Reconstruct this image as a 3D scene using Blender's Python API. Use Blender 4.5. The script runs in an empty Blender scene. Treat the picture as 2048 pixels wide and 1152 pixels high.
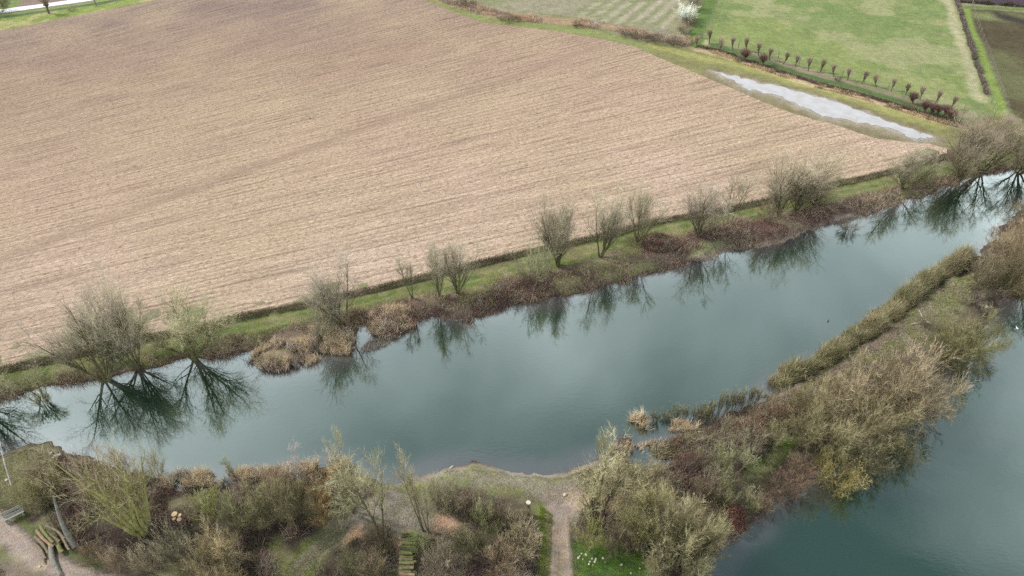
import bpy, bmesh, math, random
import numpy as np
from mathutils import Vector, geometry

random.seed(7)
rng = np.random.default_rng(11)
SC = bpy.context.scene
COL = SC.collection

# ------------------------------------------------------------------ camera
H = 50.0
FPX = 1384.0            # focal length in pixels of the 2048 px wide photograph
PITCH = math.radians(40)
WZ = -0.75              # water level

cam_d = bpy.data.cameras.new("camera")
cam_d.sensor_width = 36
cam_d.lens = 36 * FPX / 2048
cam_d.clip_start = 0.5
cam_d.clip_end = 5000
cam = bpy.data.objects.new("camera", cam_d)
cam.location = (0, 0, H)
cam.rotation_euler = (math.radians(90) - PITCH, 0, 0)
COL.objects.link(cam)
SC.camera = cam


def G(px, py, z=0.0):
    """photo pixel -> point on the level z (the survey of the place)"""
    a = math.atan((py - 576) / FPX) + PITCH
    h = H - z
    Y = h / math.tan(a)
    d = Y * math.cos(PITCH) + h * math.sin(PITCH)
    return ((px - 1024) / FPX * d, Y)


def GP(pts, z=0.0):
    return np.array([G(x, y, z) for x, y in pts])


def PX(px, py):
    """pixels per metre at this ground point"""
    x, Y = G(px, py)
    d = Y * math.cos(PITCH) + H * math.sin(PITCH)
    return FPX / d


def height_for(px, py, top):
    Y = G(px, py)[1]
    a = math.atan((top - 576) / FPX) + PITCH
    return H - Y * math.tan(a)


# ------------------------------------------------------------------ numpy helpers
_tab = rng.random((256, 256))


def noise(x, y, s, o=0.0):
    x = np.asarray(x) / s + 37.3 + o * 17.7
    y = np.asarray(y) / s + 11.9 + o * 7.1
    xi = np.floor(x).astype(int); yi = np.floor(y).astype(int)
    fx = x - xi; fy = y - yi
    fx = fx * fx * (3 - 2 * fx); fy = fy * fy * (3 - 2 * fy)
    a = _tab[xi & 255, yi & 255]; b = _tab[(xi + 1) & 255, yi & 255]
    c = _tab[xi & 255, (yi + 1) & 255]; d = _tab[(xi + 1) & 255, (yi + 1) & 255]
    return (a * (1 - fx) + b * fx) * (1 - fy) + (c * (1 - fx) + d * fx) * fy


def fbm(x, y, s, o=0.0, n=4):
    t = 0; a = 0.5; tot = 0
    for i in range(n):
        t = t + a * noise(x, y, s / 2 ** i, o + i * 3.3); tot += a; a *= 0.55
    return t / tot


def sstep(a, b, x):
    t = np.clip((x - a) / (b - a), 0, 1)
    return t * t * (3 - 2 * t)


def dist_line(pts, X, Y, closed=False):
    pts = np.asarray(pts, float)
    n = len(pts)
    best = np.full(X.shape, 1e18)
    for i in range(n if closed else n - 1):
        ax, ay = pts[i]; bx, by = pts[(i + 1) % n]
        dx, dy = bx - ax, by - ay
        t = np.clip(((X - ax) * dx + (Y - ay) * dy) / (dx * dx + dy * dy + 1e-12), 0, 1)
        d = (X - ax - t * dx) ** 2 + (Y - ay - t * dy) ** 2
        best = np.minimum(best, d)
    return np.sqrt(best)


def inside(pts, X, Y):
    pts = np.asarray(pts, float)
    n = len(pts)
    r = np.zeros(X.shape, bool)
    for i in range(n):
        ax, ay = pts[i]; bx, by = pts[(i + 1) % n]
        if ay == by:
            continue
        c = (ay > Y) != (by > Y)
        r ^= c & (X < (bx - ax) * (Y - ay) / (by - ay) + ax)
    return r


def sdf(pts, X, Y):
    """negative inside"""
    d = dist_line(pts, X, Y, True)
    return np.where(inside(pts, X, Y), -d, d)


def mesh_np(name, V, quads=None, tris=None, col=None, mat=None, smooth=False):
    me = bpy.data.meshes.new(name)
    V = np.ascontiguousarray(V, dtype=np.float32)
    me.vertices.add(len(V)); me.vertices.foreach_set("co", V.ravel())
    q = np.asarray(quads if quads is not None else np.zeros((0, 4)), np.int32).reshape(-1, 4)
    t = np.asarray(tris if tris is not None else np.zeros((0, 3)), np.int32).reshape(-1, 3)
    loops = np.concatenate([q.ravel(), t.ravel()])
    starts = np.concatenate([np.arange(len(q)) * 4, len(q) * 4 + np.arange(len(t)) * 3])
    me.loops.add(len(loops)); me.loops.foreach_set("vertex_index", loops)
    me.polygons.add(len(starts)); me.polygons.foreach_set("loop_start", starts.astype(np.int32))
    if smooth:
        me.polygons.foreach_set("use_smooth", np.ones(len(starts), bool))
    me.update(calc_edges=True)
    if col is not None:
        a = me.color_attributes.new("Col", 'FLOAT_COLOR', 'POINT')
        c4 = np.ones((len(V), 4), np.float32); c4[:, :3] = col
        a.data.foreach_set("color", c4.ravel())
    if mat is not None:
        me.materials.append(mat)
    return me


def link(name, me, parent=None, loc=None):
    o = bpy.data.objects.new(name, me)
    COL.objects.link(o)
    if parent is not None:
        o.parent = parent
    if loc is not None:
        o.location = loc
    return o


def tag(o, label=None, cat=None, group=None, kind=None):
    if label: o["label"] = label
    if cat: o["category"] = cat
    if group: o["group"] = group
    if kind: o["kind"] = kind
    return o


def thing(name, label, cat, loc=(0, 0, 0), rz=0.0, group=None, scale=None):
    o = bpy.data.objects.new(name, None)
    COL.objects.link(o)
    o.empty_display_size = 0.3
    o.location = loc; o.rotation_euler = (0, 0, rz)
    if scale: o.scale = scale
    return tag(o, label, cat, group)


# ------------------------------------------------------------------ materials
class NT:
    def __init__(s, name):
        s.m = bpy.data.materials.new(name); s.m.use_nodes = True
        s.t = s.m.node_tree; s.t.nodes.clear()
        s.out = s.t.nodes.new("ShaderNodeOutputMaterial")

    def n(s, typ, **kw):
        nd = s.t.nodes.new(typ)
        for k, v in kw.items():
            if k.startswith("i_"):
                key = k[2:].replace("_", " ")
                nd.inputs[int(key) if key.isdigit() else key].default_value = v
            else:
                setattr(nd, k, v)
        return nd

    def l(s, a, b): s.t.links.new(a, b)

    def math(s, op, a, b=0.0, clamp=False):
        nd = s.t.nodes.new("ShaderNodeMath"); nd.operation = op; nd.use_clamp = clamp
        for i, v in enumerate((a, b)):
            if hasattr(v, "links"): s.l(v, nd.inputs[i])
            else: nd.inputs[i].default_value = v
        return nd.outputs[0]

    def mix(s, f, a, b, bt='MIX'):
        nd = s.t.nodes.new("ShaderNodeMix"); nd.data_type = 'RGBA'; nd.blend_type = bt
        for i, v in ((0, f), (6, a), (7, b)):
            if hasattr(v, "links"): s.l(v, nd.inputs[i])
            elif i: nd.inputs[i].default_value = (*v, 1)
            else: nd.inputs[i].default_value = v
        return nd.outputs[2]

    def ramp(s, f, stops):
        nd = s.t.nodes.new("ShaderNodeValToRGB")
        els = nd.color_ramp.elements
        while len(els) < len(stops): els.new(0.5)
        for e, (p, c) in zip(els, stops):
            e.position = p; e.color = (*c, 1) if len(c) == 3 else c
        s.l(f, nd.inputs[0]); return nd.outputs[0]

    def noise(s, scale, vec=None, detail=4, rough=0.55, dist=0.0):
        nd = s.n("ShaderNodeTexNoise")
        nd.inputs["Scale"].default_value = scale; nd.inputs["Detail"].default_value = detail
        nd.inputs["Roughness"].default_value = rough; nd.inputs["Distortion"].default_value = dist
        if vec is not None: s.l(vec, nd.inputs["Vector"])
        return nd.outputs["Fac"]

    def pos(s):
        return s.n("ShaderNodeNewGeometry").outputs["Position"]

    def val(s, f, a, b):
        """map 0..1 to a..b"""
        return s.math('ADD', s.math('MULTIPLY', f, b - a), a)

    def bsdf(s, col, rough=0.9, spec=0.1, normal=None):
        b = s.n("ShaderNodeBsdfPrincipled")
        if hasattr(col, "links"): s.l(col, b.inputs["Base Color"])
        else: b.inputs["Base Color"].default_value = (*col, 1)
        if hasattr(rough, "links"): s.l(rough, b.inputs["Roughness"])
        else: b.inputs["Roughness"].default_value = rough
        b.inputs["Specular IOR Level"].default_value = spec
        if normal is not None: s.l(normal, b.inputs["Normal"])
        s.l(b.outputs[0], s.out.inputs[0])
        return b

    def bump(s, h, strength, dist=0.1):
        b = s.n("ShaderNodeBump"); b.inputs["Strength"].default_value = strength
        b.inputs["Distance"].default_value = dist; s.l(h, b.inputs["Height"])
        return b.outputs[0]

    def scale_col(s, col, f):
        nd = s.n("ShaderNodeVectorMath", operation='SCALE')
        s.l(col, nd.inputs[0])
        if hasattr(f, "links"): s.l(f, nd.inputs["Scale"])
        else: nd.inputs["Scale"].default_value = f
        return nd.outputs[0]


def m_veg():
    t = NT("twigs_and_stalks")
    a = t.n("ShaderNodeAttribute", attribute_name="Col").outputs["Color"]
    oc = t.n("ShaderNodeObjectInfo").outputs["Color"]
    c = t.mix(1.0, a, oc, 'MULTIPLY')
    f = t.val(t.noise(1.3, t.pos(), 3), 0.62, 1.42)
    c = t.scale_col(c, f)
    d = t.n("ShaderNodeBsdfDiffuse"); t.l(c, d.inputs[0])
    tr = t.n("ShaderNodeBsdfTranslucent"); t.l(c, tr.inputs[0])
    ms = t.n("ShaderNodeMixShader"); ms.inputs[0].default_value = .15
    t.l(d.outputs[0], ms.inputs[1]); t.l(tr.outputs[0], ms.inputs[2]); t.l(ms.outputs[0], t.out.inputs[0])
    return t.m


def m_bark():
    t = NT("bark")
    a = t.n("ShaderNodeAttribute", attribute_name="Col").outputs["Color"]
    oc = t.n("ShaderNodeObjectInfo").outputs["Color"]
    c = t.mix(1.0, a, oc, 'MULTIPLY')
    n = t.noise(6, t.pos(), 5)
    c = t.scale_col(c, t.val(n, 0.5, 1.5))
    c = t.mix(t.ramp(t.noise(1.5, t.pos(), 3), [(0.5, (0, 0, 0)), (0.65, (.6, .6, .6))]), c, (0.14, 0.155, 0.05))
    t.bsdf(c, 0.9, 0.1, t.bump(n, 0.5, 0.05))
    return t.m


def m_ground():
    t = NT("ground_soil_and_turf")
    a = t.n("ShaderNodeAttribute", attribute_name="Col").outputs["Color"]
    p = t.pos()
    n1 = t.noise(0.9, p, 6, 0.65); n2 = t.noise(7, p, 4, 0.7); n3 = t.noise(0.22, p, 4, 0.6)
    f = t.math('MULTIPLY', t.val(n1, 0.45, 1.55), t.val(n2, 0.45, 1.55))
    f = t.math('MULTIPLY', f, t.val(n3, 0.7, 1.3))
    c = t.scale_col(a, f)
    hs = t.n("ShaderNodeHueSaturation"); t.l(c, hs.inputs["Color"])
    t.l(t.val(t.noise(0.5, p, 3, 0.6), 0.47, 0.53), hs.inputs["Hue"])
    t.l(t.val(t.noise(1.7, p, 3, 0.6, 0.5), 0.5, 1.5), hs.inputs["Saturation"])
    t.bsdf(hs.outputs[0], 0.95, 0.08, t.bump(t.math('ADD', n1, n2), 0.9, 0.2))
    return t.m


M_VEG = m_veg(); M_BARK = m_bark(); M_GROUND = m_ground()

# ------------------------------------------------------------------ plan of the place
POND = [(-300, 860), (-60, 815), (0, 803), (36, 790), (91, 779), (128, 772), (200, 759), (273, 739), (328, 731), (383, 716), (430, 714),
        (480, 704), (513, 700), (500, 720), (523, 740), (562, 746), (589, 737), (600, 722), (619, 729), (640, 712), (658, 708), (690, 712), (711, 700),
        (705, 680), (716, 655), (735, 650), (744, 668), (765, 680), (787, 674), (805, 660), (832, 655), (845, 638), (869, 634), (905, 642), (942, 646),
        (958, 633), (1008, 618), (1057, 605), (1085, 604), (1139, 588), (1170, 582), (1208, 571), (1245, 566), (1288, 553), (1333, 543), (1382, 526), (1434, 512),
        (1493, 494), (1513, 500), (1550, 490), (1579, 477), (1628, 460), (1678, 450), (1718, 437), (1760, 418), (1810, 404), (1860, 391),
        (1885, 372), (1909, 366), (1949, 352), (2008, 343), (2060, 340), (2200, 318), (2400, 290),
        (2400, 340), (2200, 380), (2090, 395), (2045, 408), (2030, 432), (1990, 470), (1962, 505), (1940, 522), (1915, 536), (1880, 549), (1850, 568), (1820, 600), (1790, 625), (1745, 660), (1700, 692),
        (1655, 722), (1620, 742), (1580, 762), (1550, 778), (1530, 797), (1500, 812), (1475, 818), (1450, 830), (1425, 845), (1395, 852), (1370, 862), (1350, 868),
        (1338, 885), (1300, 893), (1325, 912), (1352, 910), (1350, 922), (1310, 928), (1290, 942), (1262, 935), (1240, 915), (1225, 925), (1200, 915), (1180, 926), (1160, 931), (1130, 943), (1100, 948),
        (1050, 942), (1000, 935), (950, 930), (890, 932), (850, 945), (800, 958), (770, 962), (740, 950), (700, 935), (650, 932), (600, 944),
        (540, 952), (500, 950), (470, 968), (440, 955), (410, 962), (385, 985), (350, 985), (325, 965), (280, 950), (235, 935), (190, 930), (150, 915), (125, 900), (128, 888), (90, 884),
        (50, 890), (0, 905), (-80, 925), (-300, 960)]
LAKE = [(1280, 1300), (1350, 1180), (1400, 1135), (1420, 1118), (1450, 1080), (1480, 1052), (1540, 1012), (1580, 985), (1625, 960), (1655, 930),
        (1700, 905), (1760, 880), (1820, 850), (1850, 800), (1880, 760), (1905, 730), (1950, 705), (1978, 670), (1985, 640), (2005, 612), (2040, 600),
        (2150, 570), (2500, 520), (3200, 520), (3200, 1500), (1280, 1500)]
POND_W = GP(POND, WZ); LAKE_W = GP(LAKE, WZ)
BACK = GP([(1848, 572), (1858, 552), (1885, 540), (1915, 528), (1935, 520), (1945, 524), (1925, 545), (1895, 556), (1865, 575)], WZ)
INLET = GP([(700, 668), (716, 650), (733, 655), (738, 662), (712, 672)], WZ)
POOLS = [BACK]


def shore_dist(X, Y):
    """>0 on land, metres from the water's edge"""
    Xw = X + (noise(X, Y, 2.1, 1) - .5) * 1.0 + (noise(X, Y, .8, 4) - .5) * .55 + (noise(X, Y, .35, 2) - .5) * .4
    Yw = Y + (noise(X, Y, 2.1, 5) - .5) * 1.0 + (noise(X, Y, .8, 7) - .5) * .55 + (noise(X, Y, .35, 6) - .5) * .4
    d = sdf(POND_W, Xw, Yw)
    d = np.minimum(d, sdf(LAKE_W, Xw, Yw))
    for p in POOLS:
        d = np.minimum(d, sdf(p, Xw, Yw))
    return d


FIELD = [(-900, 250), (-300, 120), (0, 62), (312, 0), (560, -50), (700, -60), (790, -30), (850, 0), (905, 24), (962, 44), (1030, 53), (1095, 60), (1198, 77), (1272, 94), (1331, 121), (1400, 150), (1489, 187),
         (1527, 205), (1593, 229), (1670, 250), (1722, 267), (1757, 278), (1800, 283), (1861, 288), (1893, 298), (1893, 308),
         (1780, 340), (1680, 362), (1560, 392), (1450, 415), (1382, 428), (1312, 439), (1226, 463), (1156, 480), (1060, 500), (952, 526), (853, 550), (777, 569), (665, 593),
         (602, 606), (480, 630), (394, 658), (273, 677), (109, 717), (0, 740), (-300, 800), (-900, 920)]
RIDE = [(-300, 830), (0, 758), (130, 732), (270, 702), (420, 667), (520, 650), (600, 632), (700, 607), (850, 572), (1000, 546), (1100, 520), (1200, 494), (1300, 468),
        (1400, 445), (1500, 424), (1560, 408), (1700, 382), (1850, 347), (1950, 326), (2060, 300), (2400, 230)]
HEDGE = [(-300, 812), (0, 742), (109, 720), (273, 680), (394, 661), (480, 634), (602, 611), (665, 597), (777, 573), (853, 554), (952, 530), (1060, 504), (1156, 484), (1226, 468), (1312, 443),
         (1382, 432), (1450, 420), (1560, 397), (1680, 367), (1780, 345), (1893, 313)]
PASTURE = [(1405, 78), (1440, -10), (1470, -120), (1880, -120), (1905, 0), (1955, 130), (1975, 195), (1985, 230), (1930, 222), (1850, 205), (1760, 178), (1640, 142), (1520, 108)]
DARKF = [(1932, -30), (2300, -60), (2500, 200), (2120, 260), (2048, 238), (2022, 225), (2008, 195), (1990, 150), (1970, 100), (1950, 50), (1944, 18), (2200, 25), (2300, 30)]
DARKF = [(1944, 18), (2048, 26), (2300, 40), (2500, 220), (2120, 262), (2048, 240), (2022, 225), (2008, 195), (1990, 150), (1970, 100), (1950, 50)]
PLOUGH2 = [(1920, 4), (1905, -60), (2300, -60), (2300, 22), (2048, 14)]
ARABLE = [(900, -10), (860, -80), (1380, -100), (1395, -20), (1365, 30), (1330, 60), (1262, 52), (1150, 34), (1080, 24), (980, 14)]
PUDDLE = [(1427, 143), (1440, 145), (1455, 152), (1470, 151), (1486, 157), (1500, 158), (1522, 167), (1555, 173), (1580, 180), (1602, 185), (1625, 191), (1653, 198), (1672, 203), (1691, 211), (1705, 219),
          (1722, 222), (1740, 229), (1757, 236), (1778, 243), (1795, 250), (1815, 257), (1832, 264), (1850, 269), (1868, 274),
          (1866, 277), (1850, 273), (1852, 279), (1838, 274), (1832, 280), (1812, 270), (1795, 264), (1782, 260), (1760, 253), (1742, 248), (1732, 245), (1712, 245), (1692, 238), (1680, 235), (1665, 237), (1655, 233), (1645, 234), (1632, 225),
          (1618, 219), (1600, 213), (1590, 206), (1578, 202), (1560, 193), (1545, 189), (1528, 185), (1515, 180), (1500, 180), (1486, 172), (1472, 163), (1455, 158), (1440, 150)]

# ------------------------------------------------------------------ ground sheet
xs = np.concatenate([-np.geomspace(1500, 132, 16)[:-1], np.arange(-130, 130.01, 0.34), np.geomspace(132, 1500, 16)[1:]])
ys = np.concatenate([-np.geomspace(300, 6, 8), np.arange(8, 70, 0.26), np.arange(70, 120, 0.36), np.arange(120, 215, 0.6), np.geomspace(216, 2500, 16)])
GX, GY = np.meshgrid(xs, ys)
gx = GX.ravel(); gy = GY.ravel()
SD = np.full(gx.shape, 50.0)
near = (gx > -140) & (gx < 160) & (gy > -5) & (gy < 130)
SD[near] = shore_dist(gx[near], gy[near])
SD = np.where((gy < -5) & (gx > 12), -5, SD)


def ground_z(sd, x, y):
    z = np.where(sd > 0, WZ - WZ * sstep(0, 1.9, sd), WZ - np.clip(-sd * 0.28, 0, 1.6))
    # small humps near the banks only, the fields stay level
    amp = sstep(0.2, 2.5, sd) * (1 - sstep(6, 9, sd))
    return z + amp * (fbm(x, y, 2.2, 9) - .5) * 0.25


gz = ground_z(SD, gx, gy)
C = np.zeros((len(gx), 3))


def lay(mask, c):
    global C
    m = np.clip(mask, 0, 1)[:, None]
    C = C * (1 - m) + np.asarray(c)[None, :] * m


def warp(s, a, o):
    return gx + (fbm(gx, gy, s, o) - .5) * a, gy + (fbm(gx, gy, s, o + 9) - .5) * a


def poly_mask(pts, soft=0.5, wa=1.0, ws=3.0, o=0.0, z=0):
    X, Y = warp(ws, wa, o)
    return 1 - sstep(-soft, soft, sdf(GP(pts, z), X, Y))


def line_mask(pts, wpx, soft=0.5, wa=0.8, ws=3.0, o=0.0):
    """wpx: width in metres"""
    X, Y = warp(ws, wa, o)
    return 1 - sstep(wpx / 2 - soft, wpx / 2 + soft, dist_line(GP(pts), X, Y))


N1 = fbm(gx, gy, 5, 1); N2 = fbm(gx, gy, 1.6, 2); N3 = fbm(gx, gy, 14, 3); N4 = fbm(gx, gy, 0.7, 4)
TAN = (0.30, 0.245, 0.16); OLIVE = (0.17, 0.18, 0.075); GREEN = (0.115, 0.17, 0.04); BROWN = (0.105, 0.075, 0.052)
LITTER = (0.17, 0.13, 0.095); MUD = (0.19, 0.155, 0.13); PALE = (0.27, 0.235, 0.17)
C[:] = (0.19, 0.20, 0.095)
lay(sstep(.45, .6, N1), (0.25, 0.23, 0.14))
# far country beyond the field
lay(poly_mask([(-200, -60), (300, -80), (640, -60), (200, -8), (0, 22), (-200, 60)], 1, 2), (0.22, 0.165, 0.14))
lay(poly_mask([(-200, 0), (10, -20), (45, 2), (30, 14), (0, 24), (-100, 40)], .6, 1), (0.17, 0.21, 0.08))
verge = poly_mask([(-300, 110), (-300, 60), (0, 30), (180, 6), (260, -14), (600, -80), (560, -50), (312, 0), (0, 62)], .5, 1)
lay(verge, (0.215, 0.26, 0.075))
lay(verge * sstep(.5, .62, N1), (0.33, 0.31, 0.14))
lay(line_mask([(-200, 78), (0, 35), (120, 18), (210, 5), (300, -12)], 1.6, .6), (0.09, 0.13, 0.06))
# land between field and pond: ride and scrub
scrub_n = GP([(-300, 822), (0, 745), (300, 680), (620, 610), (1000, 520), (1400, 430), (1700, 362), (1900, 312), (2400, 200)]).tolist() + POND_W[4:64][::-1].tolist()
sm = inside(np.array(GP([(-300, 812), (0, 742), (480, 634), (952, 530), (1450, 420), (1893, 300), (2040, 240), (2400, 200), (2400, 380), (1930, 400), (1500, 520), (1000, 640), (700, 730), (380, 730), (0, 810), (-300, 880)])), gx, gy).astype(float)
lay(sm, LITTER)
lay(sm * sstep(.5, .62, N1), TAN)
lay(sm * sstep(.52, .64, fbm(gx, gy, 3.5, 8)), (0.12, 0.07, 0.06))
lay(sm * sstep(.56, .66, fbm(gx, gy, 4.5, 18)), (0.2, 0.2, 0.09))
ride = line_mask(RIDE, 2.9, .35, .8)
lay(ride, (0.125, 0.165, 0.048))
lay(ride * sstep(.45, .65, N2), (0.19, 0.195, 0.075))
rl = GP(RIDE)
dr = dist_line(rl, gx, gy)
lay(ride * (1 - sstep(.12, .32, abs(dr - .62))) * .5, (0.26, 0.235, 0.13))
lay(ride * sstep(.58, .66, fbm(gx, gy, 3, 40)) * .6, (0.25, 0.22, 0.12))
for a, b in (((650, 580), (1560, 390)), ((0, 730), (100, 720))):
    pass
lay(line_mask(HEDGE, 1.1, .4, .6), (0.10, 0.085, 0.05))
# bright sandy spots on the north bank
lay(poly_mask([(1370, 508), (1420, 500), (1440, 508), (1400, 520), (1370, 520)], .5, 1.2), (0.42, 0.34, 0.26))
lay(poly_mask([(1660, 440), (1700, 425), (1725, 425), (1720, 440), (1680, 450)], .5, 1.5), (0.5, 0.43, 0.36))
lay(poly_mask([(1100, 560), (1180, 520), (1300, 520), (1330, 535), (1200, 560), (1120, 580)], .8, 2.5), (0.26, 0.24, 0.12))
lay(poly_mask([(1370, 480), (1420, 470), (1470, 480), (1400, 500)], .8, 2), (0.18, 0.19, 0.10))
# grass strip right of the ploughed field
PUD_W = GP(PUDDLE)
margin = poly_mask([(850, 0), (800, -40), (870, -20), (930, 18), (1010, 40), (1100, 48), (1200, 62), (1300, 90), (1400, 100), (1500, 130), (1640, 170), (1760, 205), (1860, 235), (1920, 262), (1900, 300),
                    (1757, 282), (1593, 232), (1400, 153), (1272, 96), (1095, 62), (962, 46)], .5, 1)
lay(margin, (0.21, 0.205, 0.085))
lay(poly_mask([(1420, 135), (1640, 190), (1890, 275), (1890, 290), (1757, 282), (1593, 232), (1400, 150)], 1.2, 2), (0.20, 0.17, 0.10))
lay(line_mask([(1300, 92), (1420, 118), (1520, 143), (1640, 178), (1760, 216), (1880, 255)], 2.2, .9, 1.5), (0.30, 0.29, 0.11))
lay(line_mask([(1290, 108), (1400, 134), (1500, 158), (1560, 170), (1700, 212), (1850, 262)], 1.6, .9, 1.5) * .5, (0.17, 0.14, 0.09))
lay(line_mask([(870, -6), (930, 26), (1010, 44), (1100, 55), (1210, 70), (1300, 98)], 2.2, .9, 1.4), (0.21, 0.235, 0.09))
X_, Y_ = warp(1.5, 1.6, 77)
lay((1 - sstep(0, 2.2, sdf(PUD_W, X_, Y_ + .8))) * .8, (0.30, 0.26, 0.19))
lay((1 - sstep(0, .7, sdf(PUD_W, X_, Y_))) * .8, (0.36, 0.32, 0.27))
# ditch strip
dt = [(1395, 92), (1440, 102), (1500, 124), (1560, 143), (1640, 168), (1700, 183), (1760, 200), (1850, 228), (1930, 250)]
lay(line_mask([(x, y + 7) for x, y in dt], 1.5, .5, 1.3), (0.47, 0.36, 0.22))
lay(line_mask(dt, 1.2, .4, 1.2), (0.13, 0.095, 0.075))
lay(line_mask([(x, y - 9) for x, y in dt], 1.9, .5, 1.0), (0.09, 0.135, 0.05))
lay(line_mask([(x + 4, y - 17) for x, y in dt], .9, .4, 1.0), (0.24, 0.185, 0.14))
# reed strip beyond the field
lay(line_mask([(840, -30), (900, 2), (960, 22), (1050, 36), (1150, 44), (1250, 58), (1340, 80), (1400, 92)], 4.0, .7, 2), (0.33, 0.235, 0.15))
lay(line_mask([(960, 8), (1080, 22), (1160, 30), (1260, 48), (1330, 62)], 2.5, .9, 2.5), (0.24, 0.22, 0.17))
ar = poly_mask(ARABLE, .8, 1)
lay(ar, (0.21, 0.215, 0.115))
lay(ar * sstep(.45, .6, N3), (0.26, 0.235, 0.16))
A0 = np.array(G(1180, 40)); A1 = np.array(G(1260, -20)); ad = (A1 - A0) / np.linalg.norm(A1 - A0)
ac = (gx - A0[0]) * -ad[1] + (gy - A0[1]) * ad[0]
lay(ar * (0.5 + 0.5 * np.cos(ac * 2 * math.pi / 2.9)) * sstep(.3, .5, N1) * .75 * sstep(G(1120, 10)[0], G(1200, 10)[0], gx), (0.38, 0.33, 0.25))
lay(line_mask([(1395, 88), (1405, 40), (1435, -20)], 4.2, .5, .8), (0.115, 0.17, 0.05))
lay(line_mask([(1412, 88), (1436, 20), (1458, -40)], 1.0, .5, .8), (0.36, 0.34, 0.2))
# pasture
pa = poly_mask(PASTURE, .4, .6)
lay(pa, (0.19, 0.228, 0.088))
lay(pa * sstep(.42, .66, N1) * .9, (0.155, 0.205, 0.072))
lay(pa * sstep(.55, .68, fbm(gx, gy, 8, 21)) * .8, (0.28, 0.28, 0.14))
lay(pa * sstep(.52, .66, fbm(gx, gy, 20, 23)) * .5, (0.22, 0.255, 0.085))
lay(line_mask([(1893, 0), (1925, 90), (1945, 160), (1962, 200)], 2.0, .8, 2), (0.36, 0.34, 0.2))
lay(poly_mask([(1918, 10), (1945, 18), (1955, 60), (1975, 110), (1995, 160), (2012, 205), (2030, 240), (1995, 240), (1980, 200), (1950, 100)], .6, .8), (0.20, 0.26, 0.07))
da = poly_mask(DARKF, .7, 1)
lay(da, (0.125, 0.125, 0.06))
lay(da * sstep(.42, .6, N3), (0.085, 0.07, 0.038))
lay(da * sstep(G(2010, 120)[0], G(2060, 120)[0], gx) * .6, (0.075, 0.06, 0.035))
lay(da * line_mask([(1945, 30), (2048, 38), (2200, 50)], 5, 2, 2), (0.17, 0.19, 0.08))
lay(da * poly_mask([(1985, 22), (2060, 40), (2060, 52), (1990, 36)], 1.5, 2), (0.05, 0.04, 0.035))
lay(poly_mask(PLOUGH2, .4, .4), (0.065, 0.045, 0.06))
lay(line_mask([(1920, 13), (2060, 20), (2200, 28)], 2.0, .4, .4), (0.14, 0.185, 0.06))
lay(poly_mask([(1975, 232), (2048, 245), (2120, 262), (2300, 230), (2300, 300), (2040, 300), (2000, 262)], 1, 2), (0.14, 0.19, 0.06))
lay(poly_mask([(2010, 222), (2040, 242), (2048, 255), (2020, 245)], .7, 1), (0.27, 0.22, 0.18))

# south bank
SB = poly_mask([(-400, 1400), (-400, 930), (0, 903), (50, 888), (128, 886), (300, 950), (700, 930), (1130, 940), (1240, 915), (1400, 850), (1540, 780), (1700, 690), (1850, 560), (1960, 480),
                (2050, 400), (2400, 330), (2400, 560), (2040, 605), (1900, 735), (1640, 955), (1480, 1055), (1350, 1180), (1300, 1400)], .5, .5)
lay(SB, (0.115, 0.095, 0.065))  # bank soil, darkened to carry the shade beneath the bushes
lay(SB * sstep(.5, .62, fbm(gx, gy, 3, 31)), (0.17, 0.155, 0.09))
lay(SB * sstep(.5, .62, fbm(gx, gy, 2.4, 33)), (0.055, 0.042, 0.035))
lay(poly_mask([(-100, 900), (0, 905), (50, 890), (125, 888), (140, 915), (110, 960), (60, 1010), (0, 1010), (-100, 1000)], .8, 1.5), (0.22, 0.205, 0.115))
GL = poly_mask([(770, 962), (890, 930), (1000, 935), (1130, 945), (1160, 960), (1130, 1000), (1080, 1000), (1000, 985), (900, 975), (860, 1040), (800, 1080), (770, 1040)], .8, 1.5)
lay(GL, (0.24, 0.225, 0.15))
lay(GL * sstep(.48, .6, N2), (0.225, 0.235, 0.10))
lay(line_mask([(860, 940), (950, 950), (1040, 965), (1100, 990)], 1.2, .5, .8) * .7, (0.32, 0.28, 0.22))
lay(poly_mask([(150, 1060), (240, 1040), (330, 1050), (340, 1085), (250, 1100), (160, 1100)], 1.0, 1.5), (0.05, 0.036, 0.03))  # painted shade around the foot of the giant willow
lay(poly_mask([(480, 1050), (640, 1040), (640, 1065), (560, 1085), (490, 1080)], .8, 1.2), (0.045, 0.034, 0.028))  # painted shade below the big olive thicket
lay(poly_mask([(780, 970), (850, 1000), (860, 1060), (800, 1160), (785, 1160), (790, 1080), (740, 1030)], .8, 1.5), (0.27, 0.23, 0.18))
lay(poly_mask([(560, 1160), (600, 1090), (650, 1065), (700, 1048), (690, 1075), (640, 1110), (620, 1160)], .5, 1), (0.18, 0.21, 0.07))
lay(poly_mask([(300, 1160), (360, 1120), (480, 1110), (560, 1080), (600, 1160)], .8, 1.5), (0.2, 0.195, 0.085))
lay(poly_mask([(1075, 1010), (1100, 1020), (1105, 1090), (1100, 1160), (1075, 1160), (1080, 1090)], .4, .8), (0.21, 0.26, 0.055))
lay(poly_mask([(1150, 1085), (1300, 1090), (1330, 1160), (1150, 1160)], .6, 1), (0.10, 0.165, 0.038))
lay(poly_mask([(1575, 865), (1540, 885), (1500, 930), (1490, 965), (1530, 955), (1570, 910), (1600, 880)], .5, 1), (0.12, 0.165, 0.045))
lay(line_mask([(1560, 900), (1525, 940), (1490, 965)], .7, .4, .4) * .7, (0.25, 0.21, 0.14))
EI = poly_mask([(1960, 545), (1940, 590), (1900, 640), (1860, 680), (1780, 700), (1700, 760), (1650, 790), (1700, 720), (1800, 640), (1850, 590), (1900, 560)], .8, 1.5)
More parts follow.
